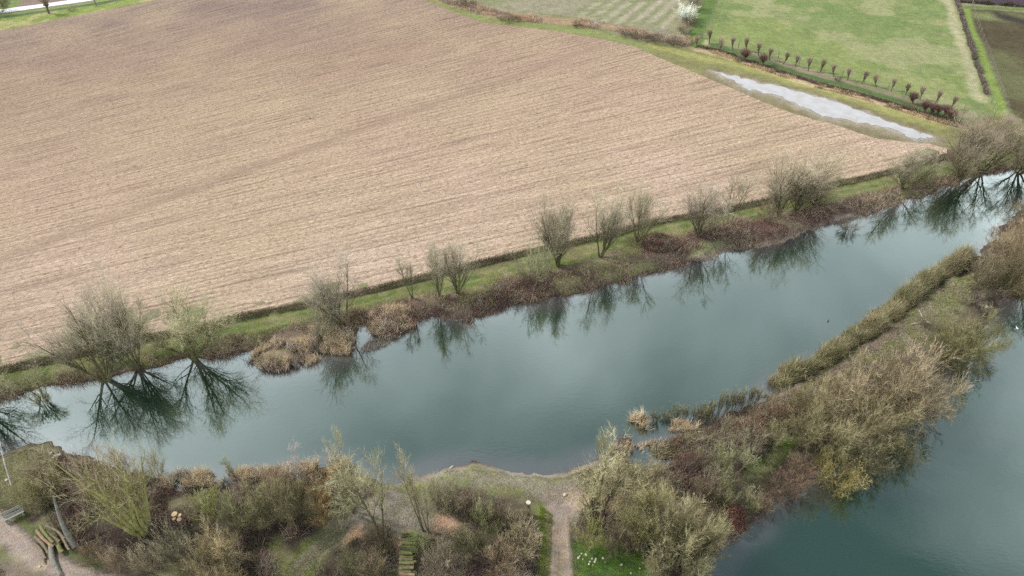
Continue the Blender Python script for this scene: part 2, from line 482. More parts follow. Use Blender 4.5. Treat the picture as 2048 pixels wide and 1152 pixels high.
lay(EI, (0.26, 0.265, 0.115))
lay(EI * sstep(.48, .6, N2), (0.32, 0.30, 0.19))
lay(poly_mask([(1540, 785), (1600, 750), (1700, 700), (1800, 640), (1820, 650), (1740, 720), (1620, 790), (1545, 810)], .5, 1.2), (0.26, 0.195, 0.16))
# tracks
T1 = [(1118, 1300), (1118, 1152), (1116, 1080), (1112, 1030), (1122, 1000)]
lay(line_mask(T1, 1.65, .45, 1.2, 2.0), (0.30, 0.235, 0.18))
lay(line_mask(T1, 1.65, .45, 1.2, 2.0) * sstep(.5, .62, N4) * .5, (0.20, 0.17, 0.12))
dt1 = dist_line(GP(T1), gx, gy)
lay((1 - sstep(.1, .35, abs(dt1 - .62))) * (gy < G(1100, 1000)[1]) * .75, (0.42, 0.325, 0.255))
lay((1 - sstep(.05, .22, dt1)) * (gy < G(1100, 1020)[1]) * .5 * sstep(.4, .6, N2), (0.19, 0.19, 0.09))
lay(poly_mask([(1085, 1000), (1105, 970), (1150, 960), (1180, 990), (1170, 1030), (1120, 1040)], .6, 1), (0.30, 0.245, 0.2))
T2 = [(-120, 930), (-50, 995), (0, 1044), (20, 1068), (50, 1098), (82, 1120), (125, 1140), (180, 1158), (260, 1180)]
lay(poly_mask([(-100, 1060), (0, 1060), (30, 1085), (60, 1120), (120, 1160), (120, 1220), (-100, 1220)], .5, 1), (0.17, 0.175, 0.075))
lay(poly_mask([(-100, 1110), (30, 1120), (90, 1150), (120, 1200), (-100, 1220)], .6, 1.2), (0.20, 0.16, 0.125))
lay(poly_mask([(20, 1050), (60, 1080), (130, 1115), (200, 1135), (210, 1125), (140, 1100), (80, 1060), (40, 1030)], .4, .8), (0.10, 0.135, 0.045))
lay(line_mask(T2, 1.65, .35, .8), (0.31, 0.25, 0.205))
dt2 = dist_line(GP(T2), gx, gy)
lay((1 - sstep(.08, .25, abs(dt2 - .8))) * .75 * sstep(.35, .55, N2), (0.13, 0.10, 0.085))
lay((1 - sstep(.1, .3, abs(dt2 - .35))) * .6, (0.38, 0.31, 0.26))
T3 = [(570, 1200), (600, 1130), (640, 1090), (700, 1050), (740, 1020), (780, 990)]
lay(line_mask(T3, 1.3, .35, .7), (0.28, 0.235, 0.20))
lay(line_mask(T3, .5, .2, .7) * .5, (0.16, 0.13, 0.11))
for (x, y, r, c) in [(893, 1052, 1.15, (0.50, 0.33, 0.23)), (795, 1090, .75, (0.55, 0.40, 0.28)), (708, 1072, .7, (0.45, 0.28, 0.18)), (1195, 1005, 1.2, (0.5, 0.36, 0.23)), (1230, 1005, .9, (0.5, 0.37, 0.22)),
                     (1150, 1000, .8, (0.45, 0.33, 0.26)), (1450, 972, .4, (0.5, 0.35, 0.26)), (800, 1115, .6, (0.35, 0.28, 0.22)), (82, 1135, .3, (.5, .4, .25))]:
    cx, cy = G(x, y)
    X, Y = warp(.8, 1.0, x)
    lay(1 - sstep(r - .4, r + .4, np.hypot(X - cx, Y - cy)), c)
# wet edge and the bed under water
lay((1 - sstep(0.1, .55, SD)) * (near), (0.085, 0.062, 0.055))
ga = gx, gy
sand = np.maximum(poly_mask([(780, 960), (900, 925), (1000, 925), (1130, 935), (1200, 905), (1215, 925), (1100, 955), (1000, 950), (890, 945), (790, 975)], .6, .6), poly_mask([(1340, 545), (1440, 490), (1750, 400), (1770, 425), (1450, 530), (1340, 560)], .8, 1))
lay(sand * (1 - sstep(.3, .9, SD)) * near, (0.30, 0.25, 0.21))

ny, nx = GX.shape
idx = np.arange(ny * nx).reshape(ny, nx)
Q = np.stack([idx[:-1, :-1], idx[:-1, 1:], idx[1:, 1:], idx[1:, :-1]], -1).reshape(-1, 4)
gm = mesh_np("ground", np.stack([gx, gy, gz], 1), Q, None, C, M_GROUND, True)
tag(link("ground", gm), "ground", None, None, "structure")


def ground_at(x, y):
    x = np.atleast_1d(np.asarray(x, float)); y = np.atleast_1d(np.asarray(y, float))
    sd = shore_dist(x, y)
    return ground_z(sd, x, y)


# ------------------------------------------------------------------ water
def m_water():
    t = NT("pond_water")
    p = t.pos()
    a = t.n("ShaderNodeAttribute", attribute_name="Col").outputs["Color"]   # body colour, muddier near the shore
    c = t.scale_col(a, t.val(t.noise(0.06, p, 3), 0.75, 1.25))
    w1 = t.noise(1.6, p, 3, 0.5); w2 = t.noise(6.0, p, 2, 0.5)
    calm = t.ramp(t.noise(0.05, p, 3, 0.6), [(0.4, (0.15, .15, .15)), (0.62, (1, 1, 1))])
    mp = t.n("ShaderNodeMapping"); mp.inputs["Rotation"].default_value = (0, 0, .7); mp.inputs["Scale"].default_value = (1, 3.2, 1)
    t.l(p, mp.inputs[0])
    w3 = t.noise(1.5, mp.outputs[0], 2, 0.5)
    h = t.math('ADD', t.math('MULTIPLY', w1, .35), t.math('MULTIPLY', w2, 0.12))
    h = t.math('ADD', h, t.math('MULTIPLY', t.math('MULTIPLY', w3, calm), .6))
    b = t.n("ShaderNodeBump"); b.inputs["Strength"].default_value = 0.035; b.inputs["Distance"].default_value = 0.12
    t.l(h, b.inputs["Height"])
    d = t.n("ShaderNodeBsdfDiffuse"); t.l(c, d.inputs[0])
    g = t.n("ShaderNodeBsdfGlossy"); g.inputs["Roughness"].default_value = 0.02
    g.inputs["Color"].default_value = (0.89, 1.0, 0.945, 1); t.l(b.outputs[0], g.inputs["Normal"])
    f = t.n("ShaderNodeFresnel"); f.inputs["IOR"].default_value = 1.75; t.l(b.outputs[0], f.inputs["Normal"])
    fac = t.math('MULTIPLY', f.outputs[0], 2.9, True)
    mx = t.n("ShaderNodeMixShader"); t.l(fac, mx.inputs[0]); t.l(d.outputs[0], mx.inputs[1]); t.l(g.outputs[0], mx.inputs[2])
    t.l(mx.outputs[0], t.out.inputs[0])
    return t.m


M_WATER = m_water()


def water_sheet(name, poly, far=None):
    x0, y0 = poly.min(0) - 2; x1, y1 = poly.max(0) + 2
    x0 = max(x0, -140); x1 = min(x1, 260); y0 = max(y0, -20); y1 = min(y1, 150)
    s = 0.8 if len(poly) > 15 else .25
    X, Y = np.meshgrid(np.arange(x0, x1, s), np.arange(y0, y1, s))
    n_y, n_x = X.shape
    x = X.ravel(); y = Y.ravel()
    d = sdf(poly, x, y)
    keep = (d < (1.8 if len(poly) > 15 else .9)).reshape(n_y, n_x)
    ii = np.arange(n_y * n_x).reshape(n_y, n_x)
    kq = keep[:-1, :-1] & keep[:-1, 1:] & keep[1:, 1:] & keep[1:, :-1]
    q = np.stack([ii[:-1, :-1], ii[:-1, 1:], ii[1:, 1:], ii[1:, :-1]], -1)[kq]
    used = np.unique(q); rm = np.full(n_y * n_x, -1); rm[used] = np.arange(len(used))
    sh = sstep(-2.6, 0.2, d[used] + (fbm(x[used], y[used], 3, 50) - .5) * 2.5)[:, None]
    deep = np.array((0.009, 0.026, 0.015)); mud = np.array((0.070, 0.064, 0.066))
    col = deep * (1 - sh) + mud * sh
    V = np.stack([x[used], y[used], np.full(len(used), WZ)], 1)
    me = mesh_np(name, V, rm[q], None, col, M_WATER, True)
    return tag(link(name, me), name, None, None, "structure")


water_sheet("pond_water", POND_W)
water_sheet("lake_water", LAKE_W)
for p in POOLS:
    water_sheet("pool_water", p)


# ------------------------------------------------------------------ ploughed field, puddle, road sheets
def dense(pts, step, jit, o=0):
    out = []
    n = len(pts)
    for i in range(n):
        a = np.array(pts[i]); b = np.array(pts[(i + 1) % n])
        L = np.linalg.norm(b - a); k = max(1, int(L / step))
        for j in range(k):
            out.append(a + (b - a) * j / k)
    out = np.array(out)
    out = out + np.stack([(noise(out[:, 0], out[:, 1], .9, o) - .5), (noise(out[:, 0], out[:, 1], .9, o + 4) - .5)], 1) * jit
    return out


def sheet(name, pts, z, mat, step=1.0, jit=.3, fine=0.0):
    P = dense(pts, step, jit)
    if fine:
        P = P + np.random.default_rng(9).normal(0, fine, P.shape)
    tris = geometry.tessellate_polygon([[Vector((p[0], p[1], 0)) for p in P]])
    V = np.column_stack([P, np.full(len(P), z)])
    T = []
    for a, b, c in tris:
        cr = (V[b][0] - V[a][0]) * (V[c][1] - V[a][1]) - (V[b][1] - V[a][1]) * (V[c][0] - V[a][0])
        T.append((a, b, c) if cr > 0 else (a, c, b))
    me = mesh_np(name, V, None, T, None, mat)
    return tag(link(name, me), name.replace("_", " "), None, None, "structure")


pA = np.array(G(0, 737)); dA = np.array(G(1060, 499)) - pA
pB = np.array(G(0, 230)); dB = np.array(G(700, 52)) - pB
tt = np.linalg.solve(np.array([dA, -dB]).T, pB - pA)
PIV = pA + dA * tt[0]


def m_field():
    t = NT("ploughed_soil")
    p = t.pos()
    sep = t.n("ShaderNodeSeparateXYZ"); t.l(p, sep.inputs[0])
    dx = t.math('SUBTRACT', sep.outputs[0], float(PIV[0])); dy = t.math('SUBTRACT', sep.outputs[1], float(PIV[1]))
    # the rows fan out slightly across the field: u along a row, v across
    ang = t.math('ARCTAN2', dy, dx)
    rr = t.math('SQRT', t.math('ADD', t.math('MULTIPLY', dx, dx), t.math('MULTIPLY', dy, dy)))
    v = t.math('MULTIPLY', ang, 190.0)
    cb = t.n("ShaderNodeCombineXYZ"); t.l(rr, cb.inputs[0]); t.l(v, cb.inputs[1])
    uv = cb.outputs[0]

    def mp(sx, sy):
        m = t.n("ShaderNodeMapping"); m.inputs["Scale"].default_value = (sx, sy, 1); t.l(uv, m.inputs[0]); return m.outputs[0]
    clod = t.noise(1.0, mp(2.0, 4.2), 4, 0.7, 0.8)
    streak = t.noise(1.0, mp(0.09, 3.2), 4, 0.65, 0.2)
    streak2 = t.noise(1.0, mp(0.035, 0.6), 4, 0.6)
    wv = t.n("ShaderNodeTexWave", wave_type='BANDS', bands_direction='Y')
    wv.inputs["Scale"].default_value = 0.42; wv.inputs["Distortion"].default_value = 1.6
    wv.inputs["Detail"].default_value = 3; wv.inputs["Detail Scale"].default_value = 1.6
    t.l(mp(0.35, 1.0), wv.inputs["Vector"])
    furrow = wv.outputs["Fac"]
    fine = t.noise(9, p, 3, 0.7)
    big = t.noise(0.035, p, 4, 0.55)
    # soil colour darkens toward the road, cloud shade and vignetting painted in
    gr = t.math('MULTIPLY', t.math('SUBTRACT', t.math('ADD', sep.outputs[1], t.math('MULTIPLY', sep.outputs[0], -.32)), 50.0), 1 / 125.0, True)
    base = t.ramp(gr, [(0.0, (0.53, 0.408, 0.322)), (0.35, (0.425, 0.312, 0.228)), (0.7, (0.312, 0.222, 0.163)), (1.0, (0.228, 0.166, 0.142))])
    base = t.mix(t.ramp(big, [(.42, (0, 0, 0)), (.62, (.7, .7, .7))]), base, (0.40, 0.31, 0.205))
    base = t.mix(t.ramp(streak2, [(.48, (0, 0, 0)), (.66, (.65, .65, .65))]), base, (0.33, 0.24, 0.18))
    k = t.ramp(streak, [(.33, (.60, .60, .60)), (.47, (.97, .97, .97)), (.7, (1.15, 1.15, 1.15))])
    c = t.mix(1, base, k, 'MULTIPLY')
    k = t.ramp(clod, [(.30, (.34, .31, .29)), (.44, (.86, .85, .84)), (.62, (1.2, 1.2, 1.2)), (.8, (1.45, 1.42, 1.36))])
    c = t.mix(.9, c, k, 'MULTIPLY')
    c = t.scale_col(c, t.val(fine, .72, 1.28))
    c = t.mix(t.math('MULTIPLY', t.math('MULTIPLY', t.ramp(furrow, [(.0, (1, 1, 1)), (.3, (0, 0, 0))]), t.ramp(t.noise(1.0, mp(.06, .5), 3), [(.42, (0, 0, 0)), (.6, (1, 1, 1))])), .42), c, (0.19, 0.135, 0.10))
    # the old headland line across the field
    la = G(0, 520); lm = G(700, 267); lb = G(1215, 88)
    tot = None
    for (a, b) in ((la, lm), (lm, lb)):
        ux, uy = b[0] - a[0], b[1] - a[1]; L = math.hypot(ux, uy); ux /= L; uy /= L
        wob = t.math('MULTIPLY', t.math('SUBTRACT', t.noise(.25, p, 3), .5), 2.2)
        perp = t.math('ADD', t.math('ADD', t.math('MULTIPLY', sep.outputs[0], -uy), t.math('MULTIPLY', sep.outputs[1], ux)), uy * a[0] - ux * a[1])
        perp = t.math('ABSOLUTE', t.math('ADD', perp, wob))
        al = t.math('ADD', t.math('MULTIPLY', sep.outputs[0], ux), t.math('MULTIPLY', sep.outputs[1], uy))
        s0 = a[0] * ux + a[1] * uy
        inb = t.math('MULTIPLY', t.math('GREATER_THAN', al, s0 - (30 if a == la else 0)), t.math('LESS_THAN', al, s0 + L))
        mk = t.math('MULTIPLY', t.math('SUBTRACT', 1.0, t.math('MULTIPLY', perp, 1 / 1.5), True), inb)
        tot = mk if tot is None else t.math('MAXIMUM', tot, mk)
    c = t.mix(t.math('MULTIPLY', tot, .58), c, (0.27, 0.19, 0.14))
    h = t.math('ADD', t.math('MULTIPLY', clod, 1.0), t.math('MULTIPLY', furrow, .16))
    h = t.math('ADD', h, t.math('MULTIPLY', fine, .15))
    h = t.math('ADD', h, t.math('MULTIPLY', streak, .5))
    t.bsdf(c, 0.95, 0.05, t.bump(h, 0.8, 0.30))
    return t.m


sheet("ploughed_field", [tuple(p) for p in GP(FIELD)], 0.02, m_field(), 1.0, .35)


def m_puddle():
    t = NT("puddle_water")
    p = t.pos()
    n = t.noise(.6, p, 4)
    c = t.ramp(n, [(.35, (.27, .26, .25)), (.7, (.35, .345, .34))])
    c = t.mix(t.ramp(t.noise(.38, p, 5, .65), [(.56, (0, 0, 0)), (.66, (.8, .8, .8))]), c, (.27, .235, .18))
    b = t.bsdf(c, 0.15, 0.5, t.bump(t.noise(2, p, 3), .05, .05))
    b.inputs["IOR"].default_value = 1.6
    return t.m


sheet("flood_puddle", [tuple(p) for p in GP(PUDDLE)], 0.03, m_puddle(), .32, 1.0, .075)


def m_road():
    t = NT("pale_road")
    n = t.noise(3, t.pos(), 5, .7)
    t.bsdf(t.ramp(n, [(.3, (.55, .54, .53)), (.7, (.74, .74, .74))]), .9, .1, t.bump(n, .3, .05))
    return t.m


sheet("road", [tuple(p) for p in GP([(-300, 72), (-100, 44), (0, 27), (100, 13), (200, -1), (300, -16), (420, -38), (420, -46), (300, -24), (195, -8), (100, 6), (0, 19), (-100, 36), (-300, 62)])], 0.03, m_road(), 1.0, .15)


# ------------------------------------------------------------------ plants: ribbons and tubes
def norm(v):
    return v / (np.linalg.norm(v, axis=-1, keepdims=True) + 1e-9)


def ribbons(A, B, Cp, w, r):
    """thin tapering blades A-B-Cp"""
    N = len(A)
    s = norm(np.cross(Cp - A, norm(r.normal(size=(N, 3))))) * (np.asarray(w).reshape(-1, 1) / 2)
    V = np.stack([A - s, A + s, B - s * .75, B + s * .75, Cp], 1).reshape(-1, 3)
    o = np.arange(N) * 5
    q = np.stack([o, o + 1, o + 3, o + 2], 1); t = np.stack([o + 2, o + 3, o + 4], 1)
    return V, q, t


def tubes(P, R, S):
    """P (N,K,3) paths, R (N,K) radii"""
    N, K, _ = P.shape
    T = np.empty_like(P); T[:, 1:-1] = P[:, 2:] - P[:, :-2]; T[:, 0] = P[:, 1] - P[:, 0]; T[:, -1] = P[:, -1] - P[:, -2]
    T = norm(T)
    ref = np.where(abs(T[:, :1, 2:3]) > .8, np.array([1., 0, 0]), np.array([0, 0, 1.]))
    U = norm(np.cross(T, np.broadcast_to(ref, T.shape))); W = np.cross(T, U)
    a = np.arange(S) * 2 * math.pi / S
    V = P[:, :, None] + R[:, :, None, None] * (np.cos(a)[None, None, :, None] * U[:, :, None] + np.sin(a)[None, None, :, None] * W[:, :, None])
    idx = np.arange(N * K * S).reshape(N, K, S)
    n = np.roll(idx, -1, 2)
    q = np.stack([idx[:, :-1], n[:, :-1], n[:, 1:], idx[:, 1:]], -1).reshape(-1, 4)
    return V.reshape(-1, 3), q


def grow(P0, D, L, K, up, wig, r):
    N = len(P0)
    P = np.empty((N, K, 3)); P[:, 0] = P0
    d = norm(D); st = (L / (K - 1))[:, None]
    for k in range(1, K):
        d = norm(d + np.array([0, 0, up]) / K + r.normal(size=(N, 3)) * wig / math.sqrt(K))
        P[:, k] = P[:, k - 1] + d * st
    return P


def spawn(P, L, n, t0, t1, ang, ratio, r, taper=.5):
    N, K, _ = P.shape
    i = np.repeat(np.arange(N), n)
    t = r.uniform(t0, t1, len(i)); f = t * (K - 1); k = np.minimum(f.astype(int), K - 2); f = (f - k)[:, None]
    A = P[i, k]; B = P[i, k + 1]
    pos = A * (1 - f) + B * f; tan = norm(B - A)
    side = norm(np.cross(tan, r.normal(size=tan.shape)))
    a = np.radians(r.normal(ang, ang * .28, len(i)))[:, None]
    d = tan * np.cos(a) + side * np.sin(a)
    ln = L[i] * ratio * (1 - taper * t) * r.uniform(.65, 1.3, len(i))
    return pos, d, ln, t


def paint(n_per, base, var, r, N):
    c = np.asarray(base)[None] * (1 + r.normal(0, var, (N, 1))) * (1 + r.normal(0, var * .35, (N, 3)))
    return np.repeat(np.clip(c, .01, .9), n_per, 0)


def tree_mesh(seed, Ht, stems=1, lean=.1, r0=.16, fork=.25, n1=9, n2=8, n3=6, n4=3, a1=38, a2=38, up=.5, wig=.45, len1=.5, w3=.03, w4=.018,
              bark=(.12, .105, .07), twig=(.21, .185, .12), tip=(.27, .22, .17), base_r=.15, taper1=.55, stemlen=.92, l2=.5, l3=.55, hemis=False, droop=0.0):
    r = np.random.default_rng(seed)
    az = r.uniform(0, 2 * math.pi, stems) + np.arange(stems) * 2.4
    ln = np.abs(r.normal(lean, lean * .45, stems)) if stems > 1 else np.array([lean * .5])
    D0 = np.stack([np.cos(az) * ln, np.sin(az) * ln, np.ones(stems)], 1)
    P0 = np.stack([np.cos(az) * base_r, np.sin(az) * base_r, np.full(stems, -.25)], 1) * (r.uniform(.3, 1, (stems, 1)) if stems > 1 else 0 + np.array([[0, 0, 1.]]))
    L0 = Ht * stemlen * r.uniform(.75, 1.08, stems)
    if hemis: L0 = L0 * (1 - .25 * np.clip(ln, 0, 1))
    S0 = grow(P0, D0, L0, 9, .25 * up, wig * .5, r)
    k = np.linspace(0, 1, 9)
    rad0 = r0 * (r.uniform(.6, 1, stems)[:, None] if stems > 1 else 1) * ((1 - k) ** .8 * .9 + .1)[None]
    rad0[:, 0] *= 1.35
    tv, tq = tubes(S0, rad0, 7 if r0 > .09 else 5)
    parts = [(tv, tq, paint(1, bark, .05, r, len(tv)))]
    p1, d1, l1, t1 = spawn(S0, L0 * len1, n1, fork, .97, a1, 1.0, r, taper1)
    B1 = grow(p1, d1, l1, 6, up, wig, r)
    rr = np.interp(t1, k, rad0.mean(0)) * .55
    R1 = np.maximum(rr[:, None] * np.linspace(1, .2, 6)[None], .008)
    v, q = tubes(B1, R1, 4); parts.append((v, q, paint(1, bark, .1, r, len(v))))
    p2, d2, l2_, t2 = spawn(B1, l1, n2, .15, 1.0, a2, l2 * 1.3, r, .35)
    B2 = grow(p2, d2, l2_, 4, up * .8 - droop, wig, r)
    R2 = np.maximum(np.repeat(R1[:, 2], n2)[:, None] * .5 * np.linspace(1, .35, 4)[None], .006)
    v2, q2 = tubes(B2, R2, 3)
    vs, qs, cs = [], [], []
    off = 0
    for a, b, c in parts:
        vs.append(a); qs.append(b + off); cs.append(c); off += len(a)
    trunk = (np.concatenate(vs), np.concatenate(qs), np.concatenate(cs))
    # crown: small branches and twigs
    V = [v2]; Qs = [q2]; Ts = []; Cs = [paint(1, np.asarray(bark) * .5 + np.asarray(twig) * .5, .1, r, len(v2))]; off = len(v2)

    def addrib(P, w, ca, cb):
        nonlocal off
        K = P.shape[1]
        a, b, c = ribbons(P[:, 0], P[:, K // 2], P[:, -1], w, r)
        n = len(P)
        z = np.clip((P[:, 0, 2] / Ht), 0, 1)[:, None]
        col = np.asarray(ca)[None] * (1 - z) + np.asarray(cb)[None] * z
        col = col * (.50 + .62 * z) * (1 + r.normal(0, .2, (n, 1)))  # darker toward the foot: shade within the plant put into the twig colour
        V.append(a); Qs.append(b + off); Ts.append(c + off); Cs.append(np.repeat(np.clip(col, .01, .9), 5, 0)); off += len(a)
    p3, d3, l3_, _ = spawn(B2, l2_, n3, .1, 1.0, a2, l3 * 1.25, r, .3)
    B3 = grow(p3, d3, l3_, 3, up * .5 - droop, wig, r)
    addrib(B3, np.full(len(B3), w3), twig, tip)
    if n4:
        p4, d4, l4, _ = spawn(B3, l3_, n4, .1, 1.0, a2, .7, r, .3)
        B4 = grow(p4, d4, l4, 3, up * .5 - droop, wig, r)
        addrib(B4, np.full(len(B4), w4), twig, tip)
    crown = (np.concatenate(V), np.concatenate(Qs), np.concatenate(Ts), np.concatenate(Cs))
    # normalise so that the highest twig is at Ht and note the crown radius
    top = np.percentile(crown[0][:, 2], 99.0); s = Ht / top
    R = np.percentile(np.hypot(crown[0][:, 0], crown[0][:, 1]), 88) * s
    tm = mesh_np("trunk", trunk[0] * s, trunk[1], None, trunk[2], M_BARK, True)
    cm = mesh_np("crown", crown[0] * s, crown[1], crown[2], crown[3], M_VEG)
    return dict(trunk=tm, crown=cm, H=Ht, R=R)


KIND = {}


def kind(name, n, **kw):
    KIND[name] = [tree_mesh(1000 + 97 * i + sum(map(ord, name)), **kw) for i in range(n)]


kind('vase', 5, Ht=9.5, stems=6, lean=.33, r0=.16, fork=.08, n1=11, n2=6, n3=5, n4=3, a1=24, a2=28, up=.45, wig=.22, len1=.5, l2=.62, l3=.62, w3=.025, w4=.017, bark=(.095, .088, .052), twig=(.28, .26, .17), tip=(.48, .43, .34))
kind('broad', 3, Ht=10.5, stems=7, lean=.66, r0=.27, fork=.15, n1=12, n2=7, n3=5, n4=3, a1=30, a2=30, up=.45, wig=.28, len1=.55, l2=.6, l3=.6, w3=.028, w4=.018, bark=(.10, .095, .05), twig=(.28, .265, .165), tip=(.48, .43, .34))
kind('giant', 2, Ht=10.5, stems=8, lean=.34, r0=.36, fork=.30, n1=7, n2=5, n3=3, n4=2, a1=32, a2=32, up=.35, wig=.28, len1=.45, l2=.6, l3=.6, w3=.026, w4=.016, base_r=.5, bark=(.30, .29, .135), twig=(.22, .205, .12), tip=(.46, .38, .32))
kind('slim', 3, Ht=9, stems=2, lean=.2, r0=.14, fork=.25, n1=10, n2=6, n3=5, n4=3, a1=32, a2=30, up=.5, wig=.25, len1=.38, l2=.6, l3=.6, w3=.026, w4=.017, bark=(.12, .11, .07), twig=(.26, .245, .155), tip=(.40, .36, .27))
kind('oaky', 3, Ht=8.5, stems=2, lean=.30, r0=.2, fork=.32, n1=9, n2=6, n3=5, n4=3, a1=44, a2=36, up=.25, wig=.35, len1=.5, l2=.6, l3=.6, w3=.022, w4=.014, bark=(.085, .08, .055), twig=(.33, .31, .20), tip=(.46, .42, .30))
kind('bush', 6, Ht=3.2, stems=24, lean=.8, r0=.03, fork=.15, n1=5, n2=3, n3=3, n4=2, a1=24, a2=26, up=.25, wig=.22, len1=.6, l2=.65, l3=.6, w3=.018, w4=.012, base_r=.35, hemis=True, bark=(.22, .20, .14), twig=(.31, .285, .20), tip=(.44, .40, .30))
kind('thicket', 4, Ht=6.5, stems=24, lean=.85, r0=.055, fork=.15, n1=8, n2=5, n3=3, n4=3, a1=26, a2=28, up=.25, wig=.22, len1=.5, l2=.62, l3=.6, w3=.024, w4=.015, base_r=.7, hemis=True, bark=(.16, .15, .095), twig=(.29, .265, .17), tip=(.44, .385, .29))
kind('upright', 4, Ht=2.6, stems=18, lean=.2, r0=.02, fork=.15, n1=5, n2=3, n3=2, n4=1, a1=16, a2=20, up=.8, wig=.2, len1=.5, w3=.020, w4=.014, base_r=.28, bark=(.10, .09, .06), twig=(.22, .21, .14), tip=(.38, .37, .25))
kind('mossy', 2, Ht=3.6, stems=12, lean=.85, r0=.05, fork=.2, n1=8, n2=5, n3=3, n4=2, a1=32, a2=34, up=.15, wig=.35, len1=.55, w3=.028, w4=.02, base_r=.3, hemis=True, bark=(.27, .25, .09), twig=(.36, .34, .15), tip=(.44, .41, .21))
kind('bare', 2, Ht=6, stems=2, lean=.35, r0=.12, fork=.3, n1=6, n2=5, n3=3, n4=2, a1=45, up=.3, wig=.6, len1=.45, w3=.025, w4=.016, bark=(.22, .19, .15), twig=(.30, .25, .19), tip=(.36, .30, .24))
kind('birch', 1, Ht=5.5, stems=1, lean=.08, r0=.07, fork=.2, n1=18, n2=5, n3=4, n4=2, a1=34, up=.5, wig=.3, len1=.42, w3=.02, w4=.013, bark=(.60, .57, .52), twig=(.45, .38, .34), tip=(.52, .42, .40))


def pollard_mesh(seed, low=False):
    r = np.random.default_rng(seed)
    Ht = 3.6
    th = 1.65 if not low else 1.2
    P = grow(np.array([[0, 0, -.2]]), np.array([[r.normal(0, .12), r.normal(0, .12), 1]]), np.array([th + .2]), 7, .1, .15, r)
    k = np.linspace(0, 1, 7)
    R = (.17 - .05 * np.sin(k * 3) + .13 * np.clip(k - .7, 0, 1) / .3)[None] * (1.0 if not low else 1.3)
    tv, tq = tubes(P, R, 8)
    hd = P[0, -1]
    # knobbly head
    u = np.linspace(0, math.pi, 6)[None, :]; w = np.linspace(0, 2 * math.pi, 10, endpoint=False)[:, None]
    hr = .30 * (1 + .25 * r.normal(size=(10, 6)))
    hv = np.stack([np.cos(w) * np.sin(u) * hr, np.sin(w) * np.sin(u) * hr, .75 * np.cos(u) * hr + 0 * w], -1).reshape(-1, 3) + hd
    ii = np.arange(60).reshape(10, 6)
    hq = np.stack([ii[:, :-1], np.roll(ii, -1, 0)[:, :-1], np.roll(ii, -1, 0)[:, 1:], ii[:, 1:]], -1).reshape(-1, 4)
    V = np.concatenate([tv, hv]); Q = np.concatenate([tq, hq + len(tv)])
    tm = mesh_np("trunk", V, Q, None, paint(1, (.10, .085, .07), .1, r, len(V)), M_BARK, True)
    N = 120 if not low else 330
    a = r.uniform(0, 2 * math.pi, N); s = np.abs(r.normal(0, .26 if not low else .42, N))
    D = np.stack([np.cos(a) * s, np.sin(a) * s, np.ones(N)], 1)
    P0 = hd + np.stack([np.cos(a), np.sin(a), r.uniform(-.3, .5, N)], 1) * .2
    L = (Ht - th) * r.uniform(.6, 1.12, N) * (.8 if low else 1)
    S = grow(P0, D, L, 4, .35, .22, r)
    v1, q1, t1 = ribbons(S[:, 0], S[:, 2], S[:, 3], np.full(N, .045), r)
    p3, d3, l3, _ = spawn(S, L, 3, .25, .9, 18, .5, r)
    B = grow(p3, d3, l3, 3, .4, .2, r)
    v2, q2, t2 = ribbons(B[:, 0], B[:, 1], B[:, 2], np.full(len(B), .028), r)
    col = (.175, .13, .11) if low else (.28, .235, .185)
    cm = mesh_np("crown", np.concatenate([v1, v2]), np.concatenate([q1, q2 + len(v1)]), np.concatenate([t1, t2 + len(v1)]),
                 np.concatenate([paint(5, col, .2, r, N), paint(5, np.asarray(col) * 1.25, .2, r, len(B))]), M_VEG)
    return dict(trunk=tm, crown=cm, H=Ht, R=.8)


KIND['pollard'] = [pollard_mesh(i) for i in range(4)]
KIND['lowpollard'] = [pollard_mesh(40 + i, True) for i in range(2)]

PARTS = dict(bush=("stems", "twigs"), thicket=("stems", "twigs"), upright=("stems", "twigs"), mossy=("stems", "twigs"))
_cnt = {}


def plant(k, px, py, top, wpx, label, cat="tree", tint=(1, 1, 1), group=None, name=None, barktint=None, tilt=0.0, v=None):
    i = _cnt.get(k, 0); _cnt[k] = i + 1
    if k == 'vase' and wpx: wpx *= 1.1
    m = KIND[k][(i if v is None else v) % len(KIND[k])]
    if py > 700 and k in ('bush', 'thicket', 'mossy'):
        f_ = .84 if k == 'bush' else .88
        top = py - (py - top) * f_; wpx *= f_
    x, y = G(px, py)
    h = max(.6, height_for(px, py, top))
    sz = h / m['H']
    sx = (wpx / PX(px, py)) / (2 * m['R']) if wpx else sz
    z = float(ground_at(x, y)[0])
    z = max(z, WZ - .3)
    o = thing(name or ("tree" if cat == "tree" else cat.replace(" ", "_")), label, cat, (x, y, z), random.uniform(0, 6.28) if k != 'giant' else .6, group, (sx, sx, sz))
    if tilt:
        o.rotation_euler = (random.uniform(-tilt, tilt), random.uniform(-tilt, tilt), o.rotation_euler[2])
    a, b = PARTS.get(k, ("trunk", "crown"))
    if max(tint) < 2:
        g_ = sum(tint) / 3; tint = tuple(g_ + (q - g_) * .75 for q in tint)
    c1 = link(a, m['trunk'], o); c2 = link(b, m['crown'], o)
    c1.color = (*[1.1 * q for q in (barktint or tint)], 1); c2.color = (*[1.12 * q for q in tint], 1)
    return o


NB = "bare trees along the north bank"
